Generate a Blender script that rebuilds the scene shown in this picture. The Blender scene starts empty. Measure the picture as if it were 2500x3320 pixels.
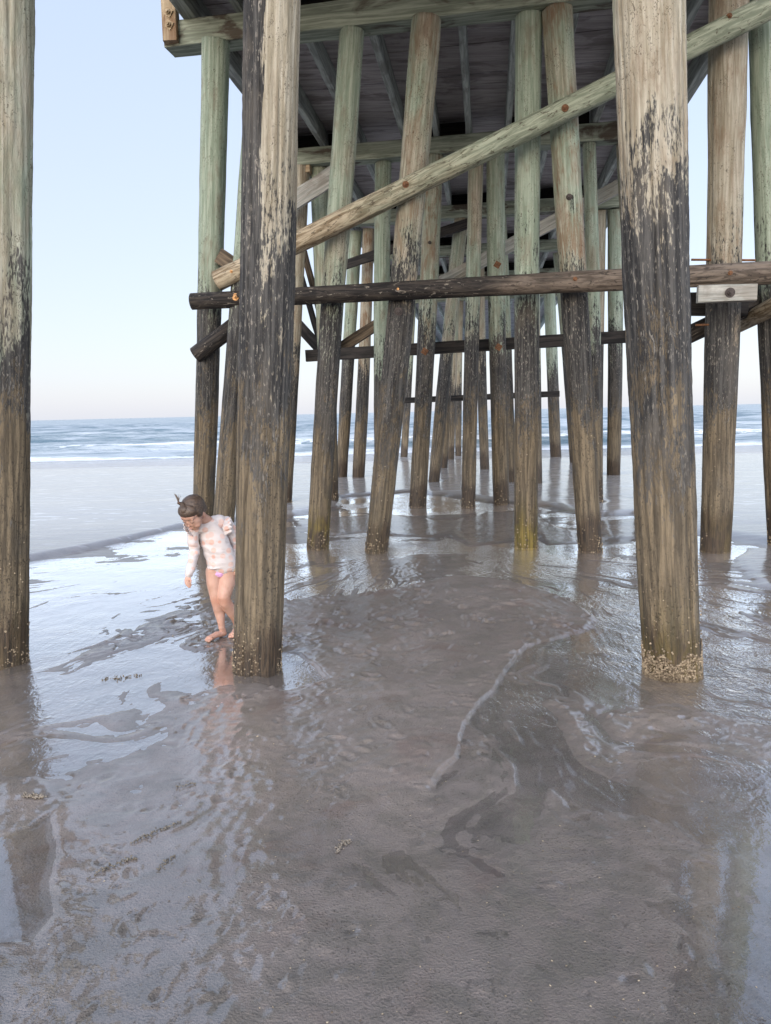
import bpy, bmesh, math, random
import numpy as np
from mathutils import Vector, Matrix, Quaternion
R = math.radians
random.seed(7)
SC = bpy.context.scene
COL = SC.collection

# ------------------------------------------------------------------ camera, sky, sun, exposure
cam = bpy.data.cameras.new('camera')
cam.sensor_fit = 'HORIZONTAL'; cam.sensor_width = 36.0; cam.lens = 36.30
cam.clip_start = 0.05; cam.clip_end = 20000
camo = bpy.data.objects.new('camera', cam); COL.objects.link(camo)
camo.matrix_world = Matrix.Translation((0, 0, 1.6)) @ (Matrix.Rotation(R(90 - 7.303), 4, 'X') @ Matrix.Rotation(R(-1.309), 4, 'Z'))
SC.camera = camo
SUN_EL, SUN_AZ = R(9), R(205)          # low sun behind the camera, dusk
w = bpy.data.worlds.new("World"); SC.world = w; w.use_nodes = True
wt = w.node_tree; wt.nodes.clear()
sky = wt.nodes.new('ShaderNodeTexSky'); sky.sky_type = 'NISHITA'; sky.sun_disc = False
sky.sun_elevation = SUN_EL; sky.sun_rotation = SUN_AZ
sky.air_density = 1.0; sky.dust_density = 1.2; sky.ozone_density = 1.5
tc = wt.nodes.new('ShaderNodeTexCoord'); sx = wt.nodes.new('ShaderNodeSeparateXYZ')
wt.links.new(tc.outputs['Generated'], sx.inputs[0])
ramp = wt.nodes.new('ShaderNodeValToRGB')   # dusk bands over the sea: lilac, rose, white, blue
cr = ramp.color_ramp
for pos, c in ((0.0, (.72, .75, .86)), (0.03, (.84, .76, .81)), (0.09, (1.0, .76, .69)), (0.18, (.99, .87, .83)), (0.32, (.80, .90, 1.0)), (0.55, (.52, .68, 1.0)), (1.0, (.42, .60, .95))):
    e = cr.elements[0] if pos == 0 else (cr.elements[1] if pos == 1.0 else cr.elements.new(pos))
    e.position = pos; e.color = (*c, 1)
wt.links.new(sx.outputs['Z'], ramp.inputs[0])
bg1 = wt.nodes.new('ShaderNodeBackground'); bg1.inputs[1].default_value = 0.05
wt.links.new(sky.outputs[0], bg1.inputs[0])
bg2 = wt.nodes.new('ShaderNodeBackground'); bg2.inputs[1].default_value = 1.0
glow = wt.nodes.new('ShaderNodeMapRange'); glow.interpolation_type = 'SMOOTHSTEP'   # the afterglow side of the sky, behind the viewer, is the bright one
glow.inputs[1].default_value = .35; glow.inputs[2].default_value = -.9; glow.inputs[3].default_value = .76; glow.inputs[4].default_value = 3.2
wt.links.new(sx.outputs['Y'], glow.inputs[0]); wt.links.new(glow.outputs[0], bg2.inputs[1])
warm = wt.nodes.new('ShaderNodeMapRange'); warm.interpolation_type = 'SMOOTHSTEP'
warm.inputs[1].default_value = .3; warm.inputs[2].default_value = -.8; warm.inputs[3].default_value = 0; warm.inputs[4].default_value = .42
wt.links.new(sx.outputs['Y'], warm.inputs[0])
wmix = wt.nodes.new('ShaderNodeMixRGB'); wmix.inputs[2].default_value = (1.0, .86, .68, 1)
wt.links.new(warm.outputs[0], wmix.inputs[0]); wt.links.new(ramp.outputs[0], wmix.inputs[1])
wt.links.new(wmix.outputs[0], bg2.inputs[0])
mxw = wt.nodes.new('ShaderNodeAddShader')
wt.links.new(bg1.outputs[0], mxw.inputs[0]); wt.links.new(bg2.outputs[0], mxw.inputs[1])
wo = wt.nodes.new('ShaderNodeOutputWorld'); wt.links.new(mxw.outputs[0], wo.inputs[0])
sl = bpy.data.lights.new('sun', 'SUN'); sl.energy = 1.0; sl.angle = R(40); sl.color = (1.0, .86, .70)
so = bpy.data.objects.new('sun', sl); COL.objects.link(so)
sdir = Vector((math.sin(SUN_AZ) * math.cos(SUN_EL), math.cos(SUN_AZ) * math.cos(SUN_EL), math.sin(SUN_EL)))
so.rotation_euler = sdir.to_track_quat('Z', 'Y').to_euler(); so.location = (-4, -8, 9)
SC.view_settings.view_transform = 'Standard'; SC.view_settings.look = 'None'
SC.view_settings.exposure = 0.38; SC.view_settings.gamma = 1.0
SC.cycles.max_bounces = 8; SC.cycles.transparent_max_bounces = 8
SC.cycles.caustics_reflective = False; SC.cycles.caustics_refractive = False

# ------------------------------------------------------------------ numpy noise
def _h(i, j, k, s):
    n = (i * 374761393 + j * 668265263 + k * 1440662683 + s * 974634777) & 0xFFFFFFFF
    n = ((n ^ (n >> 13)) * 1274126177) & 0xFFFFFFFF
    n = n ^ (n >> 16)
    return (n & 0xFFFF) / 65535.0
def vn(x, y, z=None, s=0):
    x = np.asarray(x, float); y = np.asarray(y, float)
    z = np.zeros_like(x) if z is None else np.asarray(z, float)
    xi = np.floor(x).astype(np.int64); yi = np.floor(y).astype(np.int64); zi = np.floor(z).astype(np.int64)
    fx, fy, fz = x - xi, y - yi, z - zi
    fx = fx * fx * (3 - 2 * fx); fy = fy * fy * (3 - 2 * fy); fz = fz * fz * (3 - 2 * fz)
    flat = not np.any(zi) and not np.any(fz)
    def lay(k):
        a = _h(xi, yi, zi + k, s); b = _h(xi + 1, yi, zi + k, s)
        c = _h(xi, yi + 1, zi + k, s); d = _h(xi + 1, yi + 1, zi + k, s)
        return (a + (b - a) * fx) * (1 - fy) + (c + (d - c) * fx) * fy
    l0 = lay(0)
    if flat: return l0 * 2 - 1
    return (l0 + (lay(1) - l0) * fz) * 2 - 1
def fbm(x, y, z=None, s=0, o=4):
    t = 0; a = 1.0; n = 0
    for i in range(o):
        t = t + a * vn(x * 2 ** i, y * 2 ** i, None if z is None else z * 2 ** i, s + i * 17); n += a; a *= .5
    return t / n
def sstep(a, b, x):
    t = np.clip((x - a) / (b - a), 0, 1); return t * t * (3 - 2 * t)

# ------------------------------------------------------------------ mesh helpers
def mk(name, V, F, mat=None, parent=None, smooth=True):
    me = bpy.data.meshes.new(name); me.from_pydata([tuple(v) for v in V], [], F); me.update()
    if smooth: me.polygons.foreach_set('use_smooth', [True] * len(me.polygons))
    return link(name, me, mat, parent)
def link(name, me, mat=None, parent=None):
    o = bpy.data.objects.new(name, me); COL.objects.link(o)
    if mat: me.materials.append(mat)
    if parent: o.parent = parent
    return o
def grid_mesh(name, X, Y, Z):
    ny, nx = X.shape
    me = bpy.data.meshes.new(name)
    co = np.stack([X, Y, Z], -1).reshape(-1, 3).astype(np.float32)
    me.vertices.add(len(co)); me.vertices.foreach_set('co', co.ravel())
    a = np.arange((ny - 1) * nx).reshape(ny - 1, nx)[:, :-1].ravel()
    q = np.stack([a, a + 1, a + nx + 1, a + nx], -1).astype(np.int32)
    me.loops.add(q.size); me.loops.foreach_set('vertex_index', q.ravel())
    me.polygons.add(len(q)); me.polygons.foreach_set('loop_start', np.arange(len(q), dtype=np.int32) * 4)
    me.polygons.foreach_set('use_smooth', np.ones(len(q), dtype=bool))
    me.update(calc_edges=True); me.validate()
    return me
def fattr(me, name, a):
    at = me.attributes.new(name, 'FLOAT', 'POINT'); at.data.foreach_set('value', np.asarray(a, np.float32).ravel())
def tag(o, label=None, cat=None, group=None, kind=None):
    if label: o['label'] = label
    if cat: o['category'] = cat
    if group: o['group'] = group
    if kind: o['kind'] = kind
    return o
def empty(name, loc):
    o = bpy.data.objects.new(name, None); COL.objects.link(o); o.location = loc; o.empty_display_size = .1
    return o
def axis_quat(p0, p1):
    return (Vector(p1) - Vector(p0)).to_track_quat('Z', 'Y')

def shaft_geo(L, r0, r1, seg, rings, seed, rough=1.0, z0=0.0, cracks=6, bow=0.0):
    """a tapered weathered trunk along +Z from z0 to L: long checks, flats and grain in the surface"""
    rng = np.random.RandomState(seed)
    z = np.linspace(z0, L, rings); th = np.linspace(0, 2 * np.pi, seg, endpoint=False)
    Zg, T = np.meshgrid(z, th, indexing='ij')
    r = r0 + (r1 - r0) * np.clip(Zg / L, 0, 1)
    cx, cy = np.cos(T), np.sin(T)
    d = .06 * vn(cx * 1.3 + seed, cy * 1.3, Zg * .5, seed) + .034 * vn(cx * 2.5 + seed, cy * 2.5, Zg * 1.7, seed + 3)
    d += .022 * rough * vn(cx * 9, cy * 9, Zg * 1.1, seed + 5) + .018 * rough * vn(cx * 18, cy * 18, Zg * 5, seed + 7)
    if seg >= 64: d += .012 * rough * vn(cx * 30, cy * 30, Zg * 22, seed + 9)
    for c in range(cracks):
        t0 = rng.rand() * 6.283; zc = z0 + rng.rand() * (L - z0); ln = .25 + rng.rand() * 1.1
        wv = .10 * vn(Zg * 1.3, Zg * 0 + c, None, seed + c)
        dt = np.abs((T - t0 - wv + np.pi) % (2 * np.pi) - np.pi)
        d -= .10 * np.exp(-(dt / (3.0 / seg + .02)) ** 2) * np.exp(-((Zg - zc) / ln) ** 4) * rough
    rr = r * (1 + d)
    ox = bow * np.sin(np.pi * np.clip(Zg / L, 0, 1))
    V = np.stack([rr * cx + ox, rr * cy, Zg], -1).reshape(-1, 3)
    i = np.arange(rings - 1)[:, None] * seg; j = np.arange(seg)[None, :]; jn = (j + 1) % seg
    F = np.stack([i + j, i + jn, i + seg + jn, i + seg + j], -1).reshape(-1, 4)
    return V, F
def shaft(name, p0, p1, r0, r1, seg, rings, seed, mat, rough=1.0, z0=0.0, cracks=6, bow=0.0, spin=0.0):
    L = (Vector(p1) - Vector(p0)).length
    V, F = shaft_geo(L, r0, r1, seg, rings, seed, rough, z0, cracks, bow)
    F = [tuple(f) for f in F.tolist()]
    n = len(V)
    F.append(tuple(range(seg - 1, -1, -1))); F.append(tuple(range(n - seg, n)))
    o = mk(name, V, F, mat)
    for p in o.data.polygons[-2:]: p.use_smooth = False
    o.location = p0; o.rotation_mode = 'QUATERNION'
    o.rotation_quaternion = axis_quat(p0, p1) @ Quaternion((0, 0, 1), spin)
    return o
def timber_geo(L, wy, wz, seed, n=26, worn=.004, bev=.008):
    """sawn beam along +X centred on the axis, chamfered and a little uneven"""
    rng = random.Random(seed)
    b = bev
    prof = [(-wy / 2 + b, -wz / 2), (wy / 2 - b, -wz / 2), (wy / 2, -wz / 2 + b), (wy / 2, wz / 2 - b), (wy / 2 - b, wz / 2), (-wy / 2 + b, wz / 2), (-wy / 2, wz / 2 - b), (-wy / 2, -wz / 2 + b)]
    V = []; F = []
    for k in range(n + 1):
        x = L * k / n
        for (py, pz) in prof:
            V.append((x, py + rng.uniform(-worn, worn), pz + rng.uniform(-worn, worn)))
    for k in range(n):
        for j in range(8):
            a = k * 8 + j; c = k * 8 + (j + 1) % 8
            F.append((a, c, c + 8, a + 8))
    F.append(tuple(range(7, -1, -1))); F.append(tuple(range(n * 8, n * 8 + 8)))
    return V, F
def timber(name, p0, p1, wy, wz, seed, mat, roll=0.0, parent=None, n=None, worn=.004):
    p0, p1 = Vector(p0), Vector(p1); L = (p1 - p0).length
    V, F = timber_geo(L, wy, wz, seed, n or max(2, int(L / .25)), worn)
    o = mk(name, V, F, mat, parent, smooth=False)
    x = (p1 - p0).normalized(); up = Vector((0, 0, 1))
    y = up.cross(x)
    y = y.normalized() if y.length > 1e-4 else Vector((0, 1, 0))
    zz = x.cross(y)
    M = Matrix((x, y, zz)).transposed().to_4x4()
    o.matrix_world = Matrix.Translation(p0) @ M @ Matrix.Rotation(roll, 4, 'X')
    return o

# ------------------------------------------------------------------ material helpers
class NB:
    def __init__(s, name):
        s.m = bpy.data.materials.new(name); s.m.use_nodes = True
        s.t = s.m.node_tree; s.t.nodes.clear()
    def n(s, typ, ins=None, **pr):
        nd = s.t.nodes.new(typ)
        for k, v in pr.items(): setattr(nd, k, v)
        for k, v in (ins or {}).items():
            if isinstance(v, bpy.types.NodeSocket): s.t.links.new(v, nd.inputs[k])
            else: nd.inputs[k].default_value = v
        return nd
    def math(s, op, a, b=0.0, clamp=False):
        return s.n('ShaderNodeMath', {0: a, 1: b}, operation=op, use_clamp=clamp).outputs[0]
    def mix(s, f, a, b, bt='MIX'):
        f = f if isinstance(f, bpy.types.NodeSocket) else float(f)
        a = a if isinstance(a, bpy.types.NodeSocket) else (*a, 1)
        b = b if isinstance(b, bpy.types.NodeSocket) else (*b, 1)
        return s.n('ShaderNodeMixRGB', {0: f, 1: a, 2: b}, blend_type=bt).outputs[0]
    def step(s, v, a, b, lo=0.0, hi=1.0):
        return s.n('ShaderNodeMapRange', {0: v, 1: a, 2: b, 3: lo, 4: hi}, interpolation_type='SMOOTHSTEP').outputs[0]
    def noise(s, vec, scale, detail=4, rough=.55, dist=0.0):
        return s.n('ShaderNodeTexNoise', {'Vector': vec, 'Scale': scale, 'Detail': detail, 'Roughness': rough, 'Distortion': dist}).outputs[0]
    def mapping(s, vec, scale=(1, 1, 1), loc=(0, 0, 0), rot=(0, 0, 0)):
        return s.n('ShaderNodeMapping', {'Vector': vec, 'Scale': scale, 'Location': loc, 'Rotation': rot}).outputs[0]
    def attr(s, name, obj=False):
        return s.n('ShaderNodeAttribute', attribute_name=name, attribute_type='OBJECT' if obj else 'GEOMETRY').outputs['Fac']
    def out(s, sh):
        s.n('ShaderNodeOutputMaterial', {0: sh}); return s.m

def wood_coords(b):
    tcx = b.n('ShaderNodeTexCoord').outputs['Object']
    rnd = b.n('ShaderNodeObjectInfo').outputs['Random']
    off = b.n('ShaderNodeVectorMath', {0: (37.0, 53.0, 71.0), 'Scale': rnd}, operation='SCALE').outputs[0]
    return tcx, b.n('ShaderNodeVectorMath', {0: tcx, 1: off}, operation='ADD').outputs[0]

def mat_piling():
    b = NB('piling_wood')
    tcx, v = wood_coords(b)
    sep = b.n('ShaderNodeSeparateXYZ', {0: tcx}); z = sep.outputs[2]
    grain = b.noise(b.mapping(v, (36, 36, 1.7)), 1.0, 8, .66, .4)
    fine = b.noise(b.mapping(v, (75, 75, 5)), 1.0, 4, .6, .8)
    patch = b.noise(b.mapping(v, (2.6, 2.6, 1.0)), 1.0, 5, .6, .3)
    patch2 = b.noise(b.mapping(v, (6, 6, 2.2), (9, 3, 1)), 1.0, 5, .65, .6)
    chips = b.noise(b.mapping(v, (46, 46, 10)), 1.0, 6, .62, .9)
    nick = b.noise(b.mapping(v, (60, 60, 34), (3, 1, 7)), 1.0, 4, .62, 1.6)
    sliv = b.noise(b.mapping(v, (85, 85, 20), (5, 2, 4)), 1.0, 4, .6, .5)
    clus = b.noise(b.mapping(v, (5, 5, 2.4), (1, 8, 2)), 1.0, 4, .6, .4)
    tone = b.attr('tone', True); soot = b.attr('soot', True); rust = b.attr('rust', True); algae = b.attr('algae', True)
    # upper, bare wood: sage green treatment weathering to buff and silver
    green = b.mix(b.step(grain, .38, .66), (.195, .25, .19), (.345, .40, .325))
    buff = b.mix(b.step(grain, .36, .68), (.215, .19, .135), (.40, .375, .305))
    up = b.mix(b.step(b.math('ADD', b.math('MULTIPLY', b.math('SUBTRACT', patch, .5), 1.6), tone), .25, .75), green, buff)
    up = b.mix(b.math('MULTIPLY', b.step(patch2, .52, .66), .45), up, (.17, .14, .10))
    up = b.mix(b.math('MULTIPLY', b.math('MULTIPLY', b.step(nick, .56, .63), b.step(clus, .42, .60)), .85), up, (.055, .042, .028))
    up = b.mix(b.math('MULTIPLY', b.step(chips, .63, .68), .5), up, (.09, .07, .045))
    up = b.mix(b.math('MULTIPLY', b.math('MULTIPLY', b.step(patch2, .42, .60), b.step(fine, .35, .6)), b.math('MULTIPLY', rust, .75)), up, (.17, .085, .04))
    # middle: black tide band with pale slivers of bare wood
    t = b.math('ADD', z, b.math('ADD', b.math('ADD', b.math('MULTIPLY', b.math('SUBTRACT', patch2, .5), 3.0), b.math('MULTIPLY', b.math('SUBTRACT', patch, .5), 2.2)), b.math('ADD', b.math('MULTIPLY', b.math('SUBTRACT', grain, .5), 1.1), b.math('MULTIPLY', b.math('SUBTRACT', sliv, .5), 2.4))))
    side = b.math('MULTIPLY', b.step(b.math('ADD', sep.outputs[0], b.math('ADD', b.math('MULTIPLY', b.math('SUBTRACT', grain, .5), .12), b.math('MULTIPLY', b.math('SUBTRACT', patch, .5), .16))), .0, -.03), b.attr('sootside', True))
    top = b.step(b.math('SUBTRACT', t, b.math('ADD', soot, b.math('MULTIPLY', side, 4.0))), 3.25, 2.8)
    low = b.step(t, 1.3, 1.75)
    dk = b.mix(b.step(grain, .4, .62), (.016, .016, .0165), (.072, .070, .066))
    flk = b.math('MULTIPLY', b.math('MULTIPLY', b.step(sliv, .575, .63), b.step(clus, .38, .58, .25, 1.0)), b.step(t, 1.5, 3.2, .45, .95))
    dk = b.mix(flk, dk, (.27, .25, .215))
    dk = b.mix(b.math('MULTIPLY', b.step(patch, .52, .62), .45), dk, (.10, .088, .072))
    # lower: brown silt and weed film, darker at the foot
    br = b.mix(b.step(grain, .36, .66), (.064, .051, .034), (.205, .162, .104))
    br = b.mix(b.math('MULTIPLY', b.step(patch2, .5, .64), .55), br, (.075, .064, .047))
    br = b.mix(b.math('MULTIPLY', b.math('MULTIPLY', b.step(nick, .55, .62), b.step(clus, .36, .58)), .85), br, (.014, .011, .008))
    foot = b.step(b.math('ADD', z, b.math('ADD', b.math('MULTIPLY', b.math('SUBTRACT', patch, .5), .8), b.math('MULTIPLY', b.math('SUBTRACT', nick, .5), .5))), .46, .28)
    br = b.mix(b.math('MULTIPLY', foot, .92), br, b.mix(b.step(fine, .4, .6), (.018, .013, .010), (.07, .048, .03)))
    alg = b.math('MULTIPLY', b.math('MULTIPLY', b.step(z, .75, .12), b.step(patch2, .40, .56)), algae)
    br = b.mix(alg, br, b.mix(b.step(grain, .4, .6), (.075, .062, .016), (.20, .15, .04)))
    c = b.mix(top, up, dk); c = b.mix(b.math('SUBTRACT', 1.0, low), c, br)
    hgt = b.math('ADD', b.math('MULTIPLY', grain, .6), b.math('ADD', b.math('MULTIPLY', fine, .35), b.math('ADD', b.math('MULTIPLY', sliv, .4), b.math('MULTIPLY', nick, -.45))))
    bp = b.n('ShaderNodeBump', {'Strength': .85, 'Distance': .012, 'Height': hgt}).outputs[0]
    rgh = b.step(z, 1.6, .2, .78, .5)
    p = b.n('ShaderNodeBsdfPrincipled', {'Base Color': c, 'Roughness': rgh, 'Normal': bp, 'Specular IOR Level': .35})
    return b.out(p.outputs[0])

def mat_log(name, dark):
    b = NB(name)
    tcx, v = wood_coords(b)
    grain = b.noise(b.mapping(v, (16, 16, 2.2)), 1.0, 7, .62, 1.6)
    patch = b.noise(b.mapping(v, (4, 4, 1.6)), 1.0, 5, .6, .5)
    chips = b.noise(b.mapping(v, (26, 26, 9)), 1.0, 5, .6, 1.2)
    fine = b.noise(b.mapping(v, (70, 70, 9)), 1.0, 4, .6, .8)
    if dark:
        z = b.n('ShaderNodeSeparateXYZ', {0: tcx}).outputs[2]
        c = b.mix(b.step(grain, .4, .64), (.009, .008, .008), (.05, .042, .035))
        c = b.mix(b.math('MULTIPLY', b.step(chips, .60, .67), .8), c, (.24, .215, .18))
        pale = b.step(b.math('ADD', b.math('MULTIPLY', b.math('SUBTRACT', patch, .5), 4.0), z), dark, dark + 1.4)
        pw = b.mix(b.step(grain, .38, .62), (.07, .055, .043), (.175, .143, .115))
        pw = b.mix(b.math('MULTIPLY', b.step(chips, .57, .63), .8), pw, (.03, .024, .02))
        c = b.mix(pale, c, pw)
    else:
        gr = b.mix(b.step(grain, .40, .62), (.20, .235, .175), (.37, .41, .32))
        bf = b.mix(b.step(grain, .40, .60), (.17, .125, .075), (.42, .36, .26))
        z = b.n('ShaderNodeSeparateXYZ', {0: tcx}).outputs[2]
        c = b.mix(b.step(b.math('ADD', z, b.math('MULTIPLY', b.math('SUBTRACT', patch, .5), 3.0)), 1.2, 3.4), bf, gr)
        c = b.mix(b.math('MULTIPLY', b.step(chips, .57, .63), .75), c, (.06, .045, .03))
    bp = b.n('ShaderNodeBump', {'Strength': .8, 'Distance': .012, 'Height': b.math('ADD', grain, b.math('MULTIPLY', b.math('ADD', chips, fine), .5))}).outputs[0]
    return b.out(b.n('ShaderNodeBsdfPrincipled', {'Base Color': c, 'Roughness': .75, 'Normal': bp, 'Specular IOR Level': .3}).outputs[0])

def mat_timber(name, ca, cb, stain, amt=.6, ax=(1.2, 20, 20)):
    b = NB(name)
    tcx, v = wood_coords(b)
    grain = b.noise(b.mapping(v, ax), 1.0, 7, .6, .7)
    patch = b.noise(b.mapping(v, (1.3, 3, 3)), 1.0, 5, .6, .5)
    fine = b.noise(b.mapping(v, tuple(q * 3.2 for q in ax)), 1.0, 4, .6, .5)
    c = b.mix(b.step(grain, .36, .66), ca, cb)
    c = b.mix(b.math('MULTIPLY', b.step(patch, .51, .62), amt), c, stain)
    c = b.mix(b.math('MULTIPLY', b.step(fine, .60, .68), .5), c, stain)
    bp = b.n('ShaderNodeBump', {'Strength': .5, 'Distance': .008, 'Height': b.math('ADD', grain, b.math('MULTIPLY', fine, .5))}).outputs[0]
    return b.out(b.n('ShaderNodeBsdfPrincipled', {'Base Color': c, 'Roughness': .8, 'Normal': bp, 'Specular IOR Level': .25}).outputs[0])

def mat_plain(name, col, rough=.6, metal=0.0, var=.3, sc=40):
    b = NB(name); v = b.n('ShaderNodeTexCoord').outputs['Object']
    nz = b.noise(v, sc, 4)
    c = b.mix(b.step(nz, .35, .65), tuple(x * (1 - var) for x in col), tuple(min(1, x * (1 + var)) for x in col))
    bp = b.n('ShaderNodeBump', {'Strength': .3, 'Distance': .003, 'Height': nz}).outputs[0]
    return b.out(b.n('ShaderNodeBsdfPrincipled', {'Base Color': c, 'Roughness': rough, 'Metallic': metal, 'Normal': bp}).outputs[0])

M_PILE = mat_piling()
M_LOG = mat_log('log_wood', 0)
M_DLOG = mat_log('tarred_log_wood', 2.9)
M_CAP = mat_timber('cap_timber', (.16, .185, .145), (.33, .37, .30), (.05, .03, .022), .85)
M_CAPN = mat_timber('new_timber', (.26, .195, .12), (.42, .34, .23), (.13, .06, .03), .6)
M_STR = mat_timber('stringer_timber', (.20, .22, .205), (.38, .41, .38), (.08, .07, .06), .5)
M_DECK = mat_timber('deck_boards', (.29, .268, .272), (.45, .42, .425), (.14, .12, .12), .6, (1.0, 16, 16))
M_DARKT = mat_timber('tarred_timber', (.012, .012, .013), (.045, .04, .037), (.006, .006, .006), .5)
M_BRN = mat_timber('brown_timber', (.055, .042, .03), (.17, .13, .09), (.015, .012, .01), .6)
M_PALE = mat_timber('pale_timber', (.26, .27, .25), (.46, .46, .43), (.12, .09, .06), .4)
M_RUST = mat_plain('rusty_iron', (.16, .075, .035), .7, .35)
M_BRASS = mat_plain('bright_rust', (.45, .24, .09), .5, .3)
M_IRON = mat_plain('dark_iron', (.05, .04, .038), .6, .4)
def mat_barn():
    b = NB('barnacle_shell')
    ri = b.n('ShaderNodeNewGeometry').outputs['Random Per Island']
    c = b.mix(b.math('POWER', ri, 1.4), (.09, .064, .040), (.43, .35, .24))
    return b.out(b.n('ShaderNodeBsdfPrincipled', {'Base Color': c, 'Roughness': .75}).outputs[0])
M_BARN = mat_barn()

# ------------------------------------------------------------------ the beach sand
LEDGE = [(1.58, 5.74), (1.43, 5.47), (1.22, 5.3), (0.94, 5.11), (0.8, 4.9), (0.7, 4.63), (0.6, 4.31), (0.5, 4.05), (0.38, 3.79), (0.33, 3.66), (0.28, 3.43), (0.23, 3.29), (0.17, 3.08), (0.15, 2.9), (0.01, 2.77), (-0.1, 2.61), (-0.13, 2.34), (-0.15, 1.4)]
BARTOP = [(-0.9, 6.55), (-0.56, 6.66), (-0.32, 6.72), (0.06, 6.95), (0.42, 7.31), (0.67, 7.48), (0.99, 7.29), (1.18, 7.11), (1.37, 6.77), (1.49, 6.46), (1.56, 6.05), (1.58, 5.74)]
BARLEFT = [(-0.42, 1.4), (-0.47, 2.07), (-0.49, 2.39), (-0.56, 2.66), (-0.54, 2.96), (-0.82, 3.48), (-0.99, 3.93), (-0.77, 4.4), (-0.67, 4.51)]
HUMP = [(-2.04, 4.65), (-2.12, 5.32), (-1.96, 5.98), (-1.62, 6.54), (-1.37, 6.77), (-0.92, 6.64), (-0.73, 5.21), (-1.18, 5.2), (-1.28, 5.1), (-1.65, 5.28), (-1.87, 4.99)]
B2 = [(-1.36, 11.68), (-0.81, 11.95), (-0.02, 12.14), (0.47, 11.73), (1.01, 11.14), (1.02, 10.18), (0.63, 9.85), (0.16, 9.99), (-0.27, 10.37), (-0.7, 10.16), (-1.14, 10.93)]
B3 = [(0.81, 10.21), (0.98, 11.15), (1.6, 12.26), (2.26, 11.86), (2.23, 10.41), (1.61, 9.35), (1.02, 9.1)]
B4 = [(1.99, 10.03), (2.29, 10.66), (2.48, 9.96), (2.29, 9.19), (1.89, 9.05)]
B5 = [(3.01, 10.96), (3.68, 11.09), (3.3, 9.84), (3.1, 9.32), (2.77, 9.47)]
B6 = [(3.7, 8.03), (3.5, 7.56), (3.37, 7.12), (3.33, 6.6), (3.46, 6.14), (4.66, 5.5), (9, 6), (9, 8.5), (4.66, 8.32), (4.06, 8.54)]
B7 = [(-0.0, 8.3), (0.34, 8.59), (0.81, 8.67), (0.86, 8.12), (0.7, 7.54), (0.42, 7.4), (0.06, 7.15), (-0.03, 7.73)]
FAR = [(-400, 5.0), (-9, 5.6), (-4.86, 6.44), (-4.18, 8.27), (-4.11, 8.76), (-3.74, 9.47), (-3.35, 10.23), (-2.88, 11.58), (-1.99, 12.15), (-1.44, 12.39), (-1.04, 13.04), (-0.79, 13.52), (-0.1, 12.99), (0.4, 14.15), (1.14, 14.96), (1.51, 14.22), (1.84, 13.49), (2.68, 12.85), (2.87, 12.03), (3.25, 11.57), (3.87, 11.57), (3.91, 9.75), (4.23, 9.16), (4.35, 8.66), (5.15, 7.98), (12, 7), (400, 6), (400, 400), (-400, 400)]
POOL3 = [(-0.83, 13.53), (-0.86, 14.8), (-0.29, 15.1), (0.63, 15.6), (1.1, 14.39), (1.68, 13.52), (1.21, 12.04), (0.48, 12.06), (-0.4, 12.62)]
LEFTSAND = [(-1.81, 3.17), (-1.56, 3.16), (-1.33, 2.92), (-1.31, 3.23), (-1.16, 3.6), (-1.02, 3.87), (-0.82, 3.68), (-0.44, 2.96), (-0.36, 2.66), (-0.39, 2.39), (-0.37, 2.07), (-0.3, 1.4), (-1.11, 1.4), (-1.23, 2.3), (-1.14, 2.39), (-1.35, 2.86), (-1.56, 2.9)]
LOWLEFT = [(-1.2, 2.2), (-1.0, 2.3), (-.8, 1.9), (-.7, 1.2), (-2.2, 1.2), (-1.7, 2.0)]
PUD = [(-0.81, 4.56), (-0.71, 5.11), (-0.59, 5.05), (-0.47, 4.8), (-0.38, 4.54), (-0.49, 4.46), (-0.62, 4.35)]

def seg_dist(px, py, P, closed=True):
    d = np.full(px.shape, 1e9)
    n = len(P)
    for i in range(n if closed else n - 1):
        ax, ay = P[i]; bx, by = P[(i + 1) % n]
        vx, vy = bx - ax, by - ay
        t = np.clip(((px - ax) * vx + (py - ay) * vy) / (vx * vx + vy * vy + 1e-12), 0, 1)
        d = np.minimum(d, np.hypot(px - ax - t * vx, py - ay - t * vy))
    return d
def inside(px, py, P):
    r = np.zeros(px.shape, bool); n = len(P)
    for i in range(n):
        ax, ay = P[i]; bx, by = P[(i + 1) % n]
        if ay == by: continue
        c = ((ay > py) != (by > py)) & (px < (bx - ax) * (py - ay) / (by - ay) + ax)
        r ^= c
    return r
def sd(px, py, P):
    return np.where(inside(px, py, P), 1, -1) * seg_dist(px, py, P)

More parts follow.
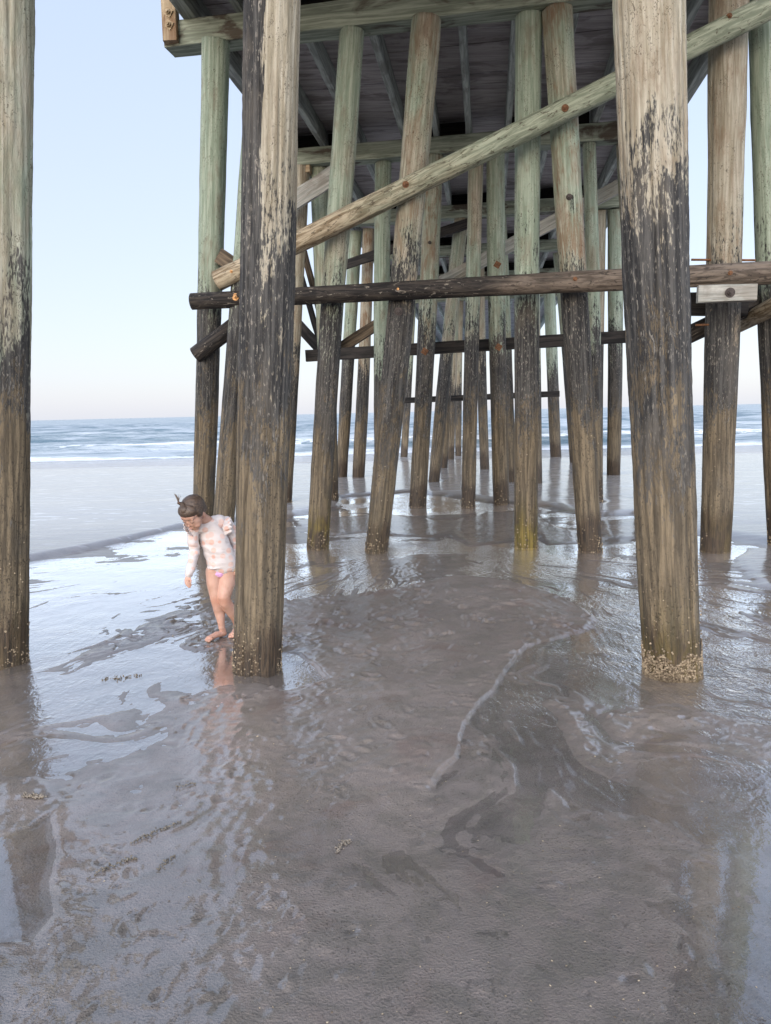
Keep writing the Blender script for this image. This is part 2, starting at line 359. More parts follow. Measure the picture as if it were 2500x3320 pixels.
PILES_XY = []   # filled below, used for scour hollows
PILES = [
 ('P1',-2.63,5.10,-2.07,5.00,.170,.175), ('P2',-.85,4.84,-.48,4.78,.155,.167), ('P3',1.73,4.58,1.43,4.64,.169,.197),
 ('A',-2.35,9.82,-1.78,9.31,.134,.154), ('B',-1.97,9.13,-1.23,9.09,.121,.127), ('C',-.83,9.25,-.24,9.14,.129,.138),
 ('D',-.12,8.95,.56,8.92,.131,.157), ('E',1.64,8.99,1.65,8.90,.131,.140), ('F',2.31,8.67,1.93,8.78,.134,.157),
 ('G',3.65,8.49,3.61,8.50,.156,.187), ('HH',4.50,8.71,4.02,8.60,.145,.166),
 ('I',-1.82,13.92,-1.28,13.82,.136,.134), ('J',-1.00,14.20,-1.00,13.95,.143,.161), ('K',-.06,13.79,.10,13.70,.131,.137),
 ('L',.55,13.21,.93,13.44,.149,.156), ('M',1.39,12.97,1.60,13.25,.123,.121), ('N',1.99,13.25,1.92,13.27,.134,.154),
 ('Q',3.53,12.94,3.37,12.99,.115,.103), ('S',4.42,13.11,3.95,13.00,.132,.142),
 ('T',-1.07,19.29,-.54,18.6,.137,.154), ('U',-.64,19.05,-.24,18.4,.152,.131), ('V',1.10,17.36,1.81,17.7,.129,.149),
 ('V2',2.75,16.94,2.63,17.45,.121,.127), ('O',3.24,16.48,3.30,17.3,.108,.113), ('Q2',5.01,18.3,4.70,17.2,.138,.138), ('R',5.37,18.2,5.02,17.15,.153,.169),
 ('W',1.63,21.37,2.02,21.9,.101,.123), ('MN',2.66,20.58,2.69,21.7,.122,.131), ('P3b',5.50,22.4,4.82,21.6,.150,.163),
 ('X',2.20,25.79,2.50,26.3,.115,.134), ('P2b',5.75,26.06,5.46,25.9,.185,.190),
 ('Z',.76,29.88,1.21,30.9,.141,.148), ('Y',2.82,29.64,3.03,30.6,.123,.140),
]
BARM = {}
def sand_height(x, y, fine=True):
    wx = x + .05 * fbm(x * 2.3, y * 2.3, None, 11, 4); wy = y + .05 * fbm(x * 2.3, y * 2.3, None, 12, 4)
    near = y < 20
    h = -.0010 + .0042 * fbm(x * .8, y * .8, None, 1, 3)
    # braided run-off streaks fan out from the pools towards the viewer
    th = np.arctan2(wx - .35, 9.3 - wy); rho = np.hypot(wx - .35, 9.3 - wy)
    wp = fbm(x * 1.1, y * 1.1, None, 31, 3); wp2 = fbm(x * 1.3 + 9, y * 1.3, None, 32, 3)
    st = fbm(th * 24 + 3.2 * wp, rho * 1.2 + 1.3 * wp2, None, 3, 4)
    st2 = fbm(th * 80 + 8 * wp, rho * 2.4 + 2.5 * wp2, None, 5, 3)
    far_st = fbm(x * 1.1 + y * .25, y * 2.4 - x * .5, None, 8, 4)
    k = sstep(9.0, 6.5, y) * near
    wetA = k * (.0105 * st + .0085 * st2) * (.25 + .75 * sstep(2.0, 3.6, y)) + (1 - k) * .008 * far_st
    h = h + wetA
    # main bar with its sharp right-hand ledge
    BAR = BARTOP[:-1] + LEDGE + BARLEFT
    s = sd(wx, wy, BAR)
    dl = seg_dist(wx, wy, BARLEFT, False); dr = seg_dist(wx, wy, LEDGE, False); dt = seg_dist(wx, wy, BARTOP, False)
    wd = np.where(dl < np.minimum(dr, dt), .30, np.where(dr < dt, np.where(x > 1.0, .035, .0035), .04))
    fade = sstep(2.75, 3.3, y)
    bar = sstep(-wd - .12 * (1 - fade), wd + .12 * (1 - fade), s) * (.0035 + .016 * fade)
    lip = .0030 * sstep(0, .5, vn(x * 5, y * 5, None, 77)) * np.exp(-(np.where(s > 0, s, 9) / .009) ** 2) * (dr < .1) * fade * (x < 1.0)
    base_k = np.ones_like(h)
    def raise_to(h, P, top, wdt, noise_keep=.35):
        m = sstep(-wdt, wdt, sd(wx, wy, P))
        return h * (1 - m * (1 - noise_keep)) + m * top
    rz_ = sstep(.2, .7, x) * sstep(2.3, 3.2, y) * sstep(6.8, 5.6, y)
    h = h + rz_ * (-.0022 * sstep(.7, 1.3, x) + .0065 * st + .0050 * st2)
    lz_ = sstep(-.55, -1.0, x) * sstep(3.0, 3.8, y) * sstep(7.5, 6.0, y)
    h = h - .0022 * lz_ - .0035 * sstep(-.9, -1.4, x) * sstep(4.1, 4.7, y) * sstep(9.2, 8.4, y)
    h = h + .0055 * sstep(3.3, 2.4, y) * sstep(.42 * y + .12, .42 * y - .35, x) * sstep(-1.3, -.9, x)
    m = np.clip(bar / .0195, 0, 1); BARM['m'] = sstep(-.05, .10, s) * np.where(dl < np.minimum(dr, dt), sstep(.0, .9, s), 1)
    h = h * (1 - .75 * m) + bar + lip
    h = raise_to(h, HUMP, .009, .14, .8)
    h = raise_to(h, LEFTSAND, .0062, .18, .8)
    h = raise_to(h, LOWLEFT, .004, .2, .7)
    for P, t_, w_ in ((B2, .014, .12), (B3, .016, .10), (B4, .012, .08), (B5, .013, .1), (B6, .022, .05), (B7, .004, .2)):
        h = raise_to(h, P, t_, w_)
    sf = sd(wx, wy, FAR)
    wf = np.where((x < -1.8) & (y < 12.5), .05, .25)
    mf = sstep(-wf, wf, sf)
    farh = .05 + .010 * fbm(x * .25, y * .5, None, 14, 3) + .004 * fbm(x * 1.2, y * 4, None, 15, 3) * sstep(60, 20, y)
    farh = farh - np.clip(y - 24, 0, 200) * .0285
    h = h * (1 - mf) + mf * farh
    mp = sstep(-.15, .15, sd(wx, wy, POOL3)); h = h * (1 - mp) + mp * (-.012 + .006 * far_st)
    mp = sstep(-.03, .03, sd(wx, wy, PUD)); h = h * (1 - mp) + mp * -.010
    BLP = [(-1.9, 2.6), (-1.43, 2.9), (-1.4, 3.0), (-1.26, 2.75), (-1.20, 2.55), (-1.10, 2.34), (-1.12, 2.2), (-1.6, 2.2)]
    mp = sstep(-.03, .03, sd(wx, wy, BLP)); h = h * (1 - mp) + mp * -.006
    # scour round the piling feet
    for p in PILES:
        if p[2] > 20: continue
        d = np.hypot(x - p[1], y - p[2])
        h = h - (.032 if p[2] < 6 else .02) * np.exp(-(d / (p[5] * 1.65)) ** 2)
    if fine:
        rng = np.random.RandomState(5)
        dryish = sstep(-.002, .008, h) * sstep(12, 7, y)
        h = h + (.25 + .75 * dryish) * (.0030 * fbm(x * 11, y * 11, None, 40, 3) + .0026 * fbm(x * 33, y * 33, None, 41, 2)) * near
        for i in range(700):     # dents, old prints and crumbs of sand
            cx_, cy_ = rng.uniform(-2.2, 1.6), 1.9 + 5 * rng.rand() ** 1.3
            a = rng.uniform(.009, .042) * max(1, cy_ / 3.2); e = rng.uniform(.22, .7); ph = rng.uniform(0, 3.14); amp = rng.choice([-1, -1, 1]) * rng.uniform(.003, .009) * max(1, cy_ / 3.2)
            m_ = (np.abs(x - cx_) < .25) & (np.abs(y - cy_) < .25)
            if not m_.any(): continue
            dx, dy = x[m_] - cx_, y[m_] - cy_
            u = dx * math.cos(ph) + dy * math.sin(ph); v_ = -dx * math.sin(ph) + dy * math.cos(ph)
            q = (u / a) ** 2 + (v_ / (a * e)) ** 2
            q = q * (1 + .6 * vn(dx * 40, dy * 40, None, i))
            h[m_] += (.2 + .8 * dryish[m_]) * amp * (np.exp(-q) - .6 * np.exp(-(np.sqrt(q) - 1.5) ** 2 * 5))
    return h

def axis(lo_, hi_, fine0, fine1, step, grow):
    a = list(np.arange(fine0, fine1, step)); s = step; q = a[-1]
    while q < hi_: s *= grow; q += s; a.append(q)
    s = step; q = a[0]; pre = []
    while q > lo_: s *= grow; q -= s; pre.append(q)
    return np.array(pre[::-1] + a)
ax = axis(-500, 500, -2.7, 2.7, .0108, 1.05)
ay = [-40., -15., -5., -2., 0., .6, 1.1]; q = 1.3
while q < 48: ay.append(q); q += max(.0125, .00042 * q * q)
ay = np.array(ay + [55., 80., 140.])
GX, GY = np.meshgrid(ax, ay)
GH = sand_height(GX, GY)
me = grid_mesh('beach_sand', GX, GY, GH)
dry_sheen = np.maximum(sstep(.012, .05, GH), sstep(22, 25, GY)) * sstep(8, 13, GY) * sstep(38, 33, GY)
fattr(me, 'bar', np.maximum(BARM['m'], 0))
fattr(me, 'dry_sheen', dry_sheen)
fattr(me, 'raised', np.where(GY > 31, 0.15, sstep(-.004, .014, GH) * (.25 + .75 * sstep(1.9, 3.6, GY))))
def mat_sand():
    b = NB('wet_sand')
    pos = b.n('ShaderNodeNewGeometry').outputs['Position']
    dry_sheen_, ra = b.attr('dry_sheen'), b.attr('raised')
    big = b.noise(pos, .9, 4, .6, .4); mid = b.noise(pos, 6, 5, .6, .5)
    fine = b.noise(pos, 120, 3, .6); grit = b.noise(pos, 330, 2, .7)
    c = b.mix(b.step(big, .35, .65), (.134, .112, .097), (.188, .158, .139))
    c = b.mix(b.math('MULTIPLY', b.step(mid, .42, .62), .5), c, (.085, .077, .062))
    c = b.mix(b.math('MULTIPLY', b.step(b.noise(pos, 2.3, 4, .6, .8), .55, .68), .5), c, (.115, .078, .064))
    c = b.mix(b.math('MULTIPLY', ra, b.step(mid, .30, .65, .55, 1.0)), c, b.mix(1.0, c, (1.38, 1.36, 1.34), 'MULTIPLY'))
    fleck = b.math('MULTIPLY', b.step(b.noise(b.mapping(pos, (2.0, 7.5, 1)), 1.0, 3, .55, .5), .60, .66), dry_sheen_)
    c = b.mix(dry_sheen_, c, (.40, .375, .35))  # far sand paler: drier, with the sky's sheen put into the colour
    c = b.mix(b.math('MULTIPLY', fleck, .85), c, (.80, .80, .81))  # shell specks, and sky glints off tiny pools put into the colour
    c = b.mix(b.math('MULTIPLY', b.step(fine, .57, .67), b.step(b.noise(pos, 1.6, 4, .6), .38, .62, .25, .8)), c, (.032, .024, .018))
    c = b.mix(b.math('MULTIPLY', b.step(grit, .66, .74), .7), c, (.38, .33, .28))
    hh = b.math('ADD', b.math('MULTIPLY', mid, .8), b.math('ADD', b.math('MULTIPLY', fine, .7), b.math('MULTIPLY', b.noise(pos, 32, 4, .6), .35)))
    bp = b.n('ShaderNodeBump', {'Strength': .8, 'Distance': .016, 'Height': hh}).outputs[0]
    hh2 = b.math('ADD', b.math('MULTIPLY', mid, .8), b.math('MULTIPLY', b.noise(pos, 26, 4, .55), .4))
    bp2 = b.n('ShaderNodeBump', {'Strength': .28, 'Distance': .012, 'Height': hh2}).outputs[0]
    p = b.n('ShaderNodeBsdfPrincipled', {'Base Color': c, 'Roughness': .62, 'Specular IOR Level': .4, 'Normal': bp,
        'Coat Weight': b.math('MULTIPLY', b.step(ra, 0, 1, .6, 1.0), b.math('SUBTRACT', 1.0, b.math('MULTIPLY', b.attr('bar'), .5))), 'Coat Roughness': b.math('MULTIPLY', b.step(ra, 0, 1, .08, .14), b.math('SUBTRACT', 1.0, b.math('MULTIPLY', fleck, .9))), 'Coat IOR': 2.3, 'Coat Normal': bp2})
    return b.out(p.outputs[0])
tag(link('beach_sand', me, mat_sand()), 'wet grey brown beach sand with ledges and run-off streaks', 'sand', kind='structure')

# thin sheet of run-off water lying in the hollows
wx_ = axis(-60, 60, -4, 5, .25, 1.2); wy_ = np.concatenate([np.arange(.4, 12, .25), np.arange(12, 21, .5)])
WX, WY = np.meshgrid(wx_, wy_)
me = grid_mesh('shallow_water', WX, WY, np.zeros_like(WX))
def mat_film():
    b = NB('shallow_water')
    pos = b.n('ShaderNodeNewGeometry').outputs['Position']
    r1 = b.noise(b.mapping(pos, (9, 5, 1)), 1.0, 4, .55, 1.2)
    r2 = b.noise(b.mapping(pos, (38, 24, 1)), 1.0, 3, .5, .6)
    sepf = b.n('ShaderNodeSeparateXYZ', {0: pos})
    tha = b.math('ARCTAN2', b.math('SUBTRACT', sepf.outputs[0], .35), b.math('SUBTRACT', 9.3, sepf.outputs[1]))
    fl = b.n('ShaderNodeCombineXYZ', {0: b.math('ADD', b.math('MULTIPLY', tha, 30.0), b.math('MULTIPLY', b.noise(pos, 1.3, 3), 9.0)), 1: b.math('MULTIPLY', sepf.outputs[1], 3.2)}).outputs[0]
    r3 = b.noise(fl, 1.0, 4, .6, 1.0)
    amp = b.math('MULTIPLY', b.step(b.noise(pos, .7, 3, .5), .4, .6, .2, 1.0), b.math('MULTIPLY', b.step(sepf.outputs[1], 2.2, 4.2, .12, 1.0), b.step(sepf.outputs[0], -1.4, -.2, .40, 1.0)))
    bp = b.n('ShaderNodeBump', {'Strength': .6, 'Distance': .025, 'Height': b.math('MULTIPLY', b.math('ADD', b.math('MULTIPLY', r1, .7), b.math('ADD', b.math('MULTIPLY', r2, .34), b.math('MULTIPLY', r3, .55))), amp)}).outputs[0]
    fr = b.n('ShaderNodeFresnel', {'IOR': 1.36, 'Normal': bp}).outputs[0]
    fr = b.math('MULTIPLY', fr, 2.6, True)
    ti = b.math('MULTIPLY', b.math('SUBTRACT', 1.0, b.math('MULTIPLY', fr, .42)), .95)
    tr = b.n('ShaderNodeBsdfTransparent', {0: b.n('ShaderNodeCombineColor', {0: ti, 1: ti, 2: ti}).outputs[0]}).outputs[0]
    frc = b.n('ShaderNodeCombineColor', {0: fr, 1: fr, 2: fr}).outputs[0]
    gl = b.n('ShaderNodeBsdfGlossy', {'Color': frc, 'Roughness': .03, 'Normal': bp}).outputs[0]
    return b.out(b.n('ShaderNodeAddShader', {0: tr, 1: gl}).outputs[0])
tag(link('shallow_water', me, mat_film()), 'thin sheet of run-off water lying on the sand', 'water', kind='structure')

# ------------------------------------------------------------------ the sea
sxa = np.concatenate([-np.geomspace(7000, 95, 26), np.arange(-90, 110, 1.1), np.geomspace(115, 7000, 26)])
sya = [30.0]
while sya[-1] < 8500: sya.append(sya[-1] + max(.22, .00011 * sya[-1] ** 2))
SX, SY = np.meshgrid(sxa, np.array(sya))
fd = sstep(900, 150, SY)
crest = .5 + .5 * vn(SX * .035, SY * .03, None, 61)
ph = SY + 3.0 * vn(SX * .03, SY * .02, None, 62) + 1.2 * vn(SX * .11, SY * .05, None, 63)
swell = np.maximum(0, np.sin(ph * 2 * np.pi / 8.5)) ** 2 * (.16 + .42 * crest) * sstep(36, 44, SY)
chop = .17 * fbm(SX * .22, SY * .45, None, 64, 3) + .05 * fbm(SX * .7, SY * 1.2, None, 65, 2)
SZ = -.30 + fd * (swell + chop * sstep(35, 46, SY))
me = grid_mesh('sea', SX, SY, SZ)
foam = sstep(41.5, 37.5, SY + 2.4 * vn(SX * .10, SY * .1, None, 67)) * .9
foam = np.maximum(foam, .8 * np.exp(-((SY - 46 - 3 * vn(SX * .07, SY * 0, None, 68)) / 1.1) ** 2) * sstep(-.1, .5, vn(SX * .05, SY * .02, None, 69)))
foam = np.maximum(foam, sstep(.20, .34, swell) * sstep(62, 44, SY) * .75)
fattr(me, 'foam', foam)
def mat_sea():
    b = NB('sea_water')
    pos = b.n('ShaderNodeNewGeometry').outputs['Position']
    fm = b.attr('foam')
    n1 = b.noise(b.mapping(pos, (.5, 1.0, 1)), 1.0, 5, .6, .6); n2 = b.noise(b.mapping(pos, (2.2, 3.6, 1)), 1.0, 4, .6, .4)
    n3 = b.noise(b.mapping(pos, (.10, .30, 1)), 1.0, 10, .78, .3)
    bp = b.n('ShaderNodeBump', {'Strength': .9, 'Distance': .32, 'Height': b.math('ADD', b.math('MULTIPLY', n1, .8), b.math('MULTIPLY', n2, .35))}).outputs[0]
    c = b.mix(b.step(n3, .40, .60), (.105, .165, .195), (.45, .49, .505))  # light and shade of the choppy waves put into the colour as noise
    fmask = b.step(b.math('ADD', fm, b.math('MULTIPLY', b.math('SUBTRACT', b.noise(b.mapping(pos, (.9, 3.4, 1)), 1.0, 6, .7, .8), .5), 2.6)), .62, .82)
    c = b.mix(fmask, c, (.82, .84, .85))
    rg = b.math('ADD', .10, b.math('MULTIPLY', fmask, .6))
    p = b.n('ShaderNodeBsdfPrincipled', {'Base Color': c, 'Roughness': b.math('MAXIMUM', rg, .28), 'IOR': 1.33, 'Specular IOR Level': .32, 'Normal': bp})
    return b.out(p.outputs[0])
tag(link('sea', me, mat_sea()), 'blue grey sea with small waves and white foam at the shore', 'sea', kind='structure')

# ------------------------------------------------------------------ pilings
#            tone soot sootside rust algae
LOOK = {'P1': (.42, -.6, 0, .0, .1), 'P2': (.85, -.45, 1, .1, 0), 'P3': (.72, -.05, 0, .25, .35), 'A': (.12, 0, 0, .1, 0), 'B': (.3, .2, 0, .1, 0),
 'C': (.35, 0, 0, .1, .9), 'D': (.55, .3, 0, .6, .1), 'E': (.15, -.1, 0, .1, 1.), 'F': (.5, .1, 0, .9, .0), 'G': (.8, -.05, 0, .5, .2), 'HH': (.0, 0, 0, .0, 0),
 'I': (.8, -.4, 0, .5, 0), 'J': (.3, -.2, 0, .2, 0), 'U': (.8, -.4, 0, 1., 0), 'L': (.45, .0, 0, .9, 0), 'N': (.1, .1, 0, .2, 0), 'K': (.1, -.5, 0, .1, 0)}
LAB = {
 'P1': 'thick weathered piling cut off by the photo\'s left edge, grey above and muddy below',
 'P2': 'thick piling beside the girl, blackened down one side and bare pale wood on the other',
 'P3': 'thickest pale piling with a heavy crust of barnacles round its foot',
 'A': 'tall greenish outer piling behind the girl carrying the pier\'s left beam end',
 'B': 'dark leaning piling glimpsed between the girl and the tall outer piling',
 'C': 'leaning piling with yellow green weed at its foot, next to the blackened piling',
 'D': 'strongly slanting buff piling crossed by both log braces, with rusty split at its top',
 'E': 'upright green piling with bright yellow algae at its barnacled foot',
 'F': 'outward leaning buff piling with brown stain at the top and big dark lower half',
 'G': 'pale buff piling behind the bolted short block, beside the barnacle crusted one',
 'HH': 'blue green leaning piling at the photo\'s right edge',
 'I': 'thin buff piling half hidden behind the blackened piling, under a wooden packing block',
 'J': 'green piling overlapping behind the weed-footed leaning piling',
 'K': 'straight green piling hidden low down behind the slanting buff piling',
 'L': 'piling with square rusty plate standing just right of the slanting buff piling',
 'M': 'slim brown piling dotted with barnacles, second to the left of the upright green one',
 'N': 'green topped blackened piling with square bolt plate, left of the upright green one',
 'Q': 'narrow green piling peeping out right of the brown stained outward leaning one',
 'S': 'slim outer piling tucked against the left edge of the thick barnacled piling',
 'T': 'slender greenish piling in the distance, left of the orange one',
 'U': 'distant orange tinted piling left of the straight green one',
 'V': 'distant piling leaning to the right, yellow green with brown foot',
 'V2': 'dark distant piling sliver left of the upright green piling',
 'O': 'dark distant piling sliver right of the upright green piling',
 'Q2': 'distant piling just left of the free standing slim green one',
 'R': 'free standing slim green piling in the gap left of the barnacled piling',
 'W': 'far piling beside the foot of the distant leaning one',
 'MN': 'far piling between the slim brown and the bolt plated one',
 'P3b': 'far piling leaning outward, just left of the outward leaning stained one',
 'X': 'very far slim piling near the middle of the tunnel',
 'P2b': 'far upright piling in the bright gap with grey dirty foot',
 'Z': 'very far piling against the sea left of the tunnel\'s middle',
 'Y': 'very far small piling nearest the vanishing point of the pier',
}
SEGS = {'P1': (112, 420), 'P2': (144, 560), 'P3': (144, 560)}
def barnacles(parent, n, r, ztop, seed, size, dense=0.0):
    """crust of small hollow cones on a piling's skin"""
    rng = np.random.RandomState(seed); V = []; F = []
    L = parent['len']; r0, r1 = parent['rr']
    for i in range(n):
        th_ = rng.uniform(0, 6.283)
        if rng.rand() < dense: z = rng.uniform(0, .2) * (.6 + .6 * abs(vn(np.array([th_ * 2.]), np.array([0.]), None, seed)[0]))
        else: z = .02 + ztop * rng.rand() ** 2.6
        s = size * rng.uniform(.45, 1.2) * (1.0 if z < .3 else .7); hh = s * rng.uniform(.5, 1.0)
        rad = (r0 + (r1 - r0) * z / L) * 1.005
        c = np.array([rad * math.cos(th_), rad * math.sin(th_), z])
        nrm = np.array([math.cos(th_), math.sin(th_), rng.uniform(-.2, .3)]); nrm /= np.linalg.norm(nrm)
        ta = np.array([-math.sin(th_), math.cos(th_), 0]); tb = np.cross(nrm, ta)
        k0 = len(V); m = 6
        for (q, up) in ((1.0, -.15), (.55, 1.0), (.3, .55)):
            for j in range(m):
                a = j * 6.283 / m + i
                V.append(c + nrm * hh * up + (ta * math.cos(a) + tb * math.sin(a)) * s * q * rng.uniform(.85, 1.15))
        for ring in range(2):
            for j in range(m):
                a = k0 + ring * m + j; d = k0 + ring * m + (j + 1) % m
                F.append((a, d, d + m, a + m))
        F.append(tuple(range(k0 + 2 * m, k0 + 3 * m)))
    o = mk('barnacle_crust', V, F, M_BARN, parent, smooth=False); o['kind'] = 'stuff'
    return o
PO = {}
for i, p in enumerate(PILES):
    key, bx, by, tx, ty, r0, r1 = p
    seg, rings = SEGS.get(key, (56, 200) if by < 11 else ((40, 110) if by < 15 else (24, 60)))
    zb = float(sand_height(np.array([bx]), np.array([by]), False)[0]) if by < 22 else min(0.03, .05 - max(0, by - 24) * .0285)
    p0 = Vector((bx, by, zb)); p1 = Vector((tx, ty, 5.76))
    vx = axis_quat(p0, p1).inverted() @ Vector((1, 0, 0))
    o = shaft('wooden_piling', p0, p1, r0, r1, seg, rings, 11 + i * 7, M_PILE, 1.0 if by < 11 else .8, -.35, 14 if by < 11 else 5, .022 * math.sin(i * 2.3), math.atan2(vx.y, vx.x))
    lk = LOOK.get(key, (.1 + .7 * ((i * 37) % 100) / 100, .35 * math.sin(i * 2.1), 0, .2, 0))
    for nme, val in zip(('tone', 'soot', 'sootside', 'rust', 'algae'), lk): o[nme] = float(val)
    tag(o, LAB[key], 'piling', 'wooden pilings carrying the pier')
    o['len'] = (p1 - p0).length; o['rr'] = (r0, r1)
    PO[key] = o
    if key == 'P3': barnacles(o, 4200, r0, .7, 3, .0066, .84)
    elif key == 'P1': barnacles(o, 500, r0, .9, 4, .0075, .1)
    elif key == 'P2': barnacles(o, 900, r0, .6, 5, .0055, .6)
    elif by < 11: barnacles(o, 300, r0, 1.3, 20 + i, .0085, .25)
    elif by < 15: barnacles(o, 130, r0, 1.5, 20 + i, .011, .15)

# ------------------------------------------------------------------ pier deck, caps, stringers
YC, YA = R(10.4), R(7.6)
cv = Vector((math.cos(YC), -math.sin(YC), 0)); av = Vector((math.sin(YA), math.cos(YA), 0))
def rowpt(row, x, z): return Vector((x, row - x * math.tan(YC), z))   # point on a bent's line
def axis_x(t, y): return t + (y - 9.2) * math.tan(YA)               # stringer t measured at the second bent
deck = empty('pier_deck', rowpt(3.2, 0, 6.05))
tag(deck, 'dark plank deck of the pier seen from below on its long joists', 'pier deck')
V = []; F = []
rng = random.Random(3)
s = 3.0; nb = 0
while s < 62:
    wdt = .185; x0, x1 = axis_x(-2.17, s + .4), axis_x(4.28, s - .6)
    jz = rng.uniform(-.004, .004); k = len(V)
    for (xx, sy, zz) in ((x0, 0, 0), (x1, 0, 0), (x1, wdt, 0), (x0, wdt, 0), (x0, 0, .045), (x1, 0, .045), (x1, wdt, .045), (x0, wdt, .045)):
        V.append((xx, s + sy - xx * math.tan(YC), 6.335 + zz + jz))
    F += [(k, k + 3, k + 2, k + 1), (k + 4, k + 5, k + 6, k + 7), (k, k + 1, k + 5, k + 4), (k + 1, k + 2, k + 6, k + 5), (k + 2, k + 3, k + 7, k + 6), (k + 3, k, k + 4, k + 7)]
    s += wdt + (.014 if nb in (40, 47, 63, 70) else rng.uniform(.001, .003)); nb += 1
pl = mk('planking', V, F, M_DECK, None, smooth=False); pl.parent = deck; pl.matrix_parent_inverse = Matrix.Translation(-deck.location)
TS = (-2.09, -1.5, -.9, -.11, .42, .95, 1.58, 2.25, 2.95, 3.6, 4.15)
for i, t in enumerate(TS):
    y0, y1 = 3.3 - t * .18, 60
    wd = .15 if i in (0, 10) else .09
    o = timber('stringer', (axis_x(t, y0), y0, 6.18), (axis_x(t, y1), y1, 6.18), wd, .30, 90 + i, M_STR, n=60)
    o.parent = deck; o.matrix_parent_inverse = Matrix.Translation(-deck.location)
for r_ in (9.1, 13.6, 18.0, 22.2, 26.6):      # short blocks between the joists over the beams
    for i in range(len(TS) - 1):
        if (i * 7 + int(r_)) % 3 == 0: continue
        yb = r_ + .12; xm = axis_x((TS[i] + TS[i + 1]) / 2, yb)
        yb = r_ + .12 - xm * math.tan(YC)
        xa, xb = axis_x(TS[i], yb) + .06, axis_x(TS[i + 1], yb) - .06
        if xb - xa < .15: continue
        o = timber('blocking', (xa, r_ + .2 - xa * math.tan(YC), 6.19), (xb, r_ + .2 - xb * math.tan(YC), 6.19), .06, .26, i, M_DARKT, n=2)
        o.parent = deck; o.matrix_parent_inverse = Matrix.Translation(-deck.location)
CAPS = [(4.72, -2.75, 2.4, 'cap beam on the three thick pilings nearest the viewer'),
        (9.12, -2.36, 4.55, 'greenish cap beam across the second line of pilings, rusty stains along it'),
        (13.62, -1.72, 4.75, 'cap beam one bay deeper, behind the rising log'),
        (18.0, -1.05, 5.4, 'shaded cap beam third deep under the pier, over the orange tinted piling'),
        (22.2, -.45, 5.9, 'dim cap beam fourth deep under the pier'),
        (26.6, .1, 6.5, 'dim cap beam over the far upright piling in the gap'),
        (31.1, .7, 7.0, 'farthest cap beam seen at the end of the tunnel')]
for i, (r_, x0, x1, lb) in enumerate(CAPS):
    o = timber('cap_beam', rowpt(r_, x0, 5.895), rowpt(r_, x1, 5.895), .29, .27, 50 + i, M_CAP, worn=.004)
    tag(o, lb, 'cap beam', 'cap beams under the deck')

def bolt(parent, at, nrm, rad=.024, mat=None, square=False, plate=.0):
    """washer, nut and rod end; a part of the timber it holds"""
    V = []; F = []
    nrm = Vector(nrm).normalized(); ta = nrm.cross(Vector((0, 0, 1))).normalized(); tb = nrm.cross(ta)
    def prism(n, r, z0, z1, a0=0):
        k = len(V)
        for z in (z0, z1):
            for j in range(n):
                a = a0 + j * 6.28319 / n
                V.append(Vector(at) + nrm * z + (ta * math.cos(a) + tb * math.sin(a)) * r)
        for j in range(n): F.append((k + j, k + (j + 1) % n, k + n + (j + 1) % n, k + n + j))
        F.append(tuple(range(k + n, k + 2 * n))); F.append(tuple(range(k + n - 1, k - 1, -1)))
    prism(4 if square else 20, rad * (1.9 if square else 1.5), -.03, .008, .2)
    prism(6, rad * .95, .009, .030); prism(12, rad * .5, .031, .05)
    o = mk('bolt', V, F, mat or M_RUST, None, smooth=False)
    o.parent = parent; o.matrix_parent_inverse = parent.matrix_world.inverted() if parent.type == 'MESH' else Matrix.Translation(-parent.location)
    return o
def upd(): bpy.context.view_layer.update()
fn = Vector((-math.sin(YC), -math.cos(YC), 0))     # outward normal of a bent, towards the viewer

# ------------------------------------------------------------------ log and timber braces
def log(name, p0, p1, r0, r1, seed, mat, label, cat='log brace', seg=40, bow=0.0, rough=1.2, spin=0.0):
    p0, p1 = Vector(p0), Vector(p1)
    o = shaft(name, p0, p1, r0, r1, seg, max(30, int((p1 - p0).length / .035)), seed, mat, rough, 0.0, 8, bow, spin)
    tag(o, label, cat); return o
dg = log('log_brace', (-1.84, 9.06, 3.11), (3.95, 7.99, 5.44), .112, .118, 301, M_LOG, 'long round log rising diagonally across the front of the pilings', bow=.03)
hz = log('log_brace', (-2.16, 9.14, 2.91), (4.02, 8.00, 2.90), .090, .112, 302, M_DLOG, 'blackened horizontal log bolted across the pilings below the rising log', bow=-.02)
lw = log('log_brace', (-2.21, 9.40, 2.32), (-1.32, 9.30, 2.91), .098, .10, 303, M_DLOG, 'short dark slanting log end poking out past the tall outer piling')
rd = log('log_brace', (3.30, 8.90, 2.32), (4.26, 8.72, 2.76), .10, .10, 304, M_DLOG, 'dark slanting log behind the pale buff piling at the photo\'s right side')
le = log('log_brace', (4.02, 7.92, 2.61), (4.20, 9.6, 2.50), .092, .095, 305, M_LOG, 'round log end with growth rings facing out at the photo\'s right edge')
upd()
for q in ((-1.63, 8.92, 2.92), (.19, 8.59, 2.91)): bolt(hz, Vector(q) + fn * -.035, fn, .026, M_BRASS)
for q in ((2.01, 8.25, 2.92), (3.49, 7.98, 2.90)): bolt(hz, Vector(q) + fn * -.02, fn, .026, M_RUST)
for q in ((.29, 8.57, 3.98), (1.90, 8.27, 4.60), (3.41, 7.99, 5.29)): bolt(dg, Vector(q) + fn * -.015, fn, .024, M_RUST)
bolt(dg, Vector((-1.65, 8.92, 3.19)) + fn * -.02, fn, .02, M_BRASS)

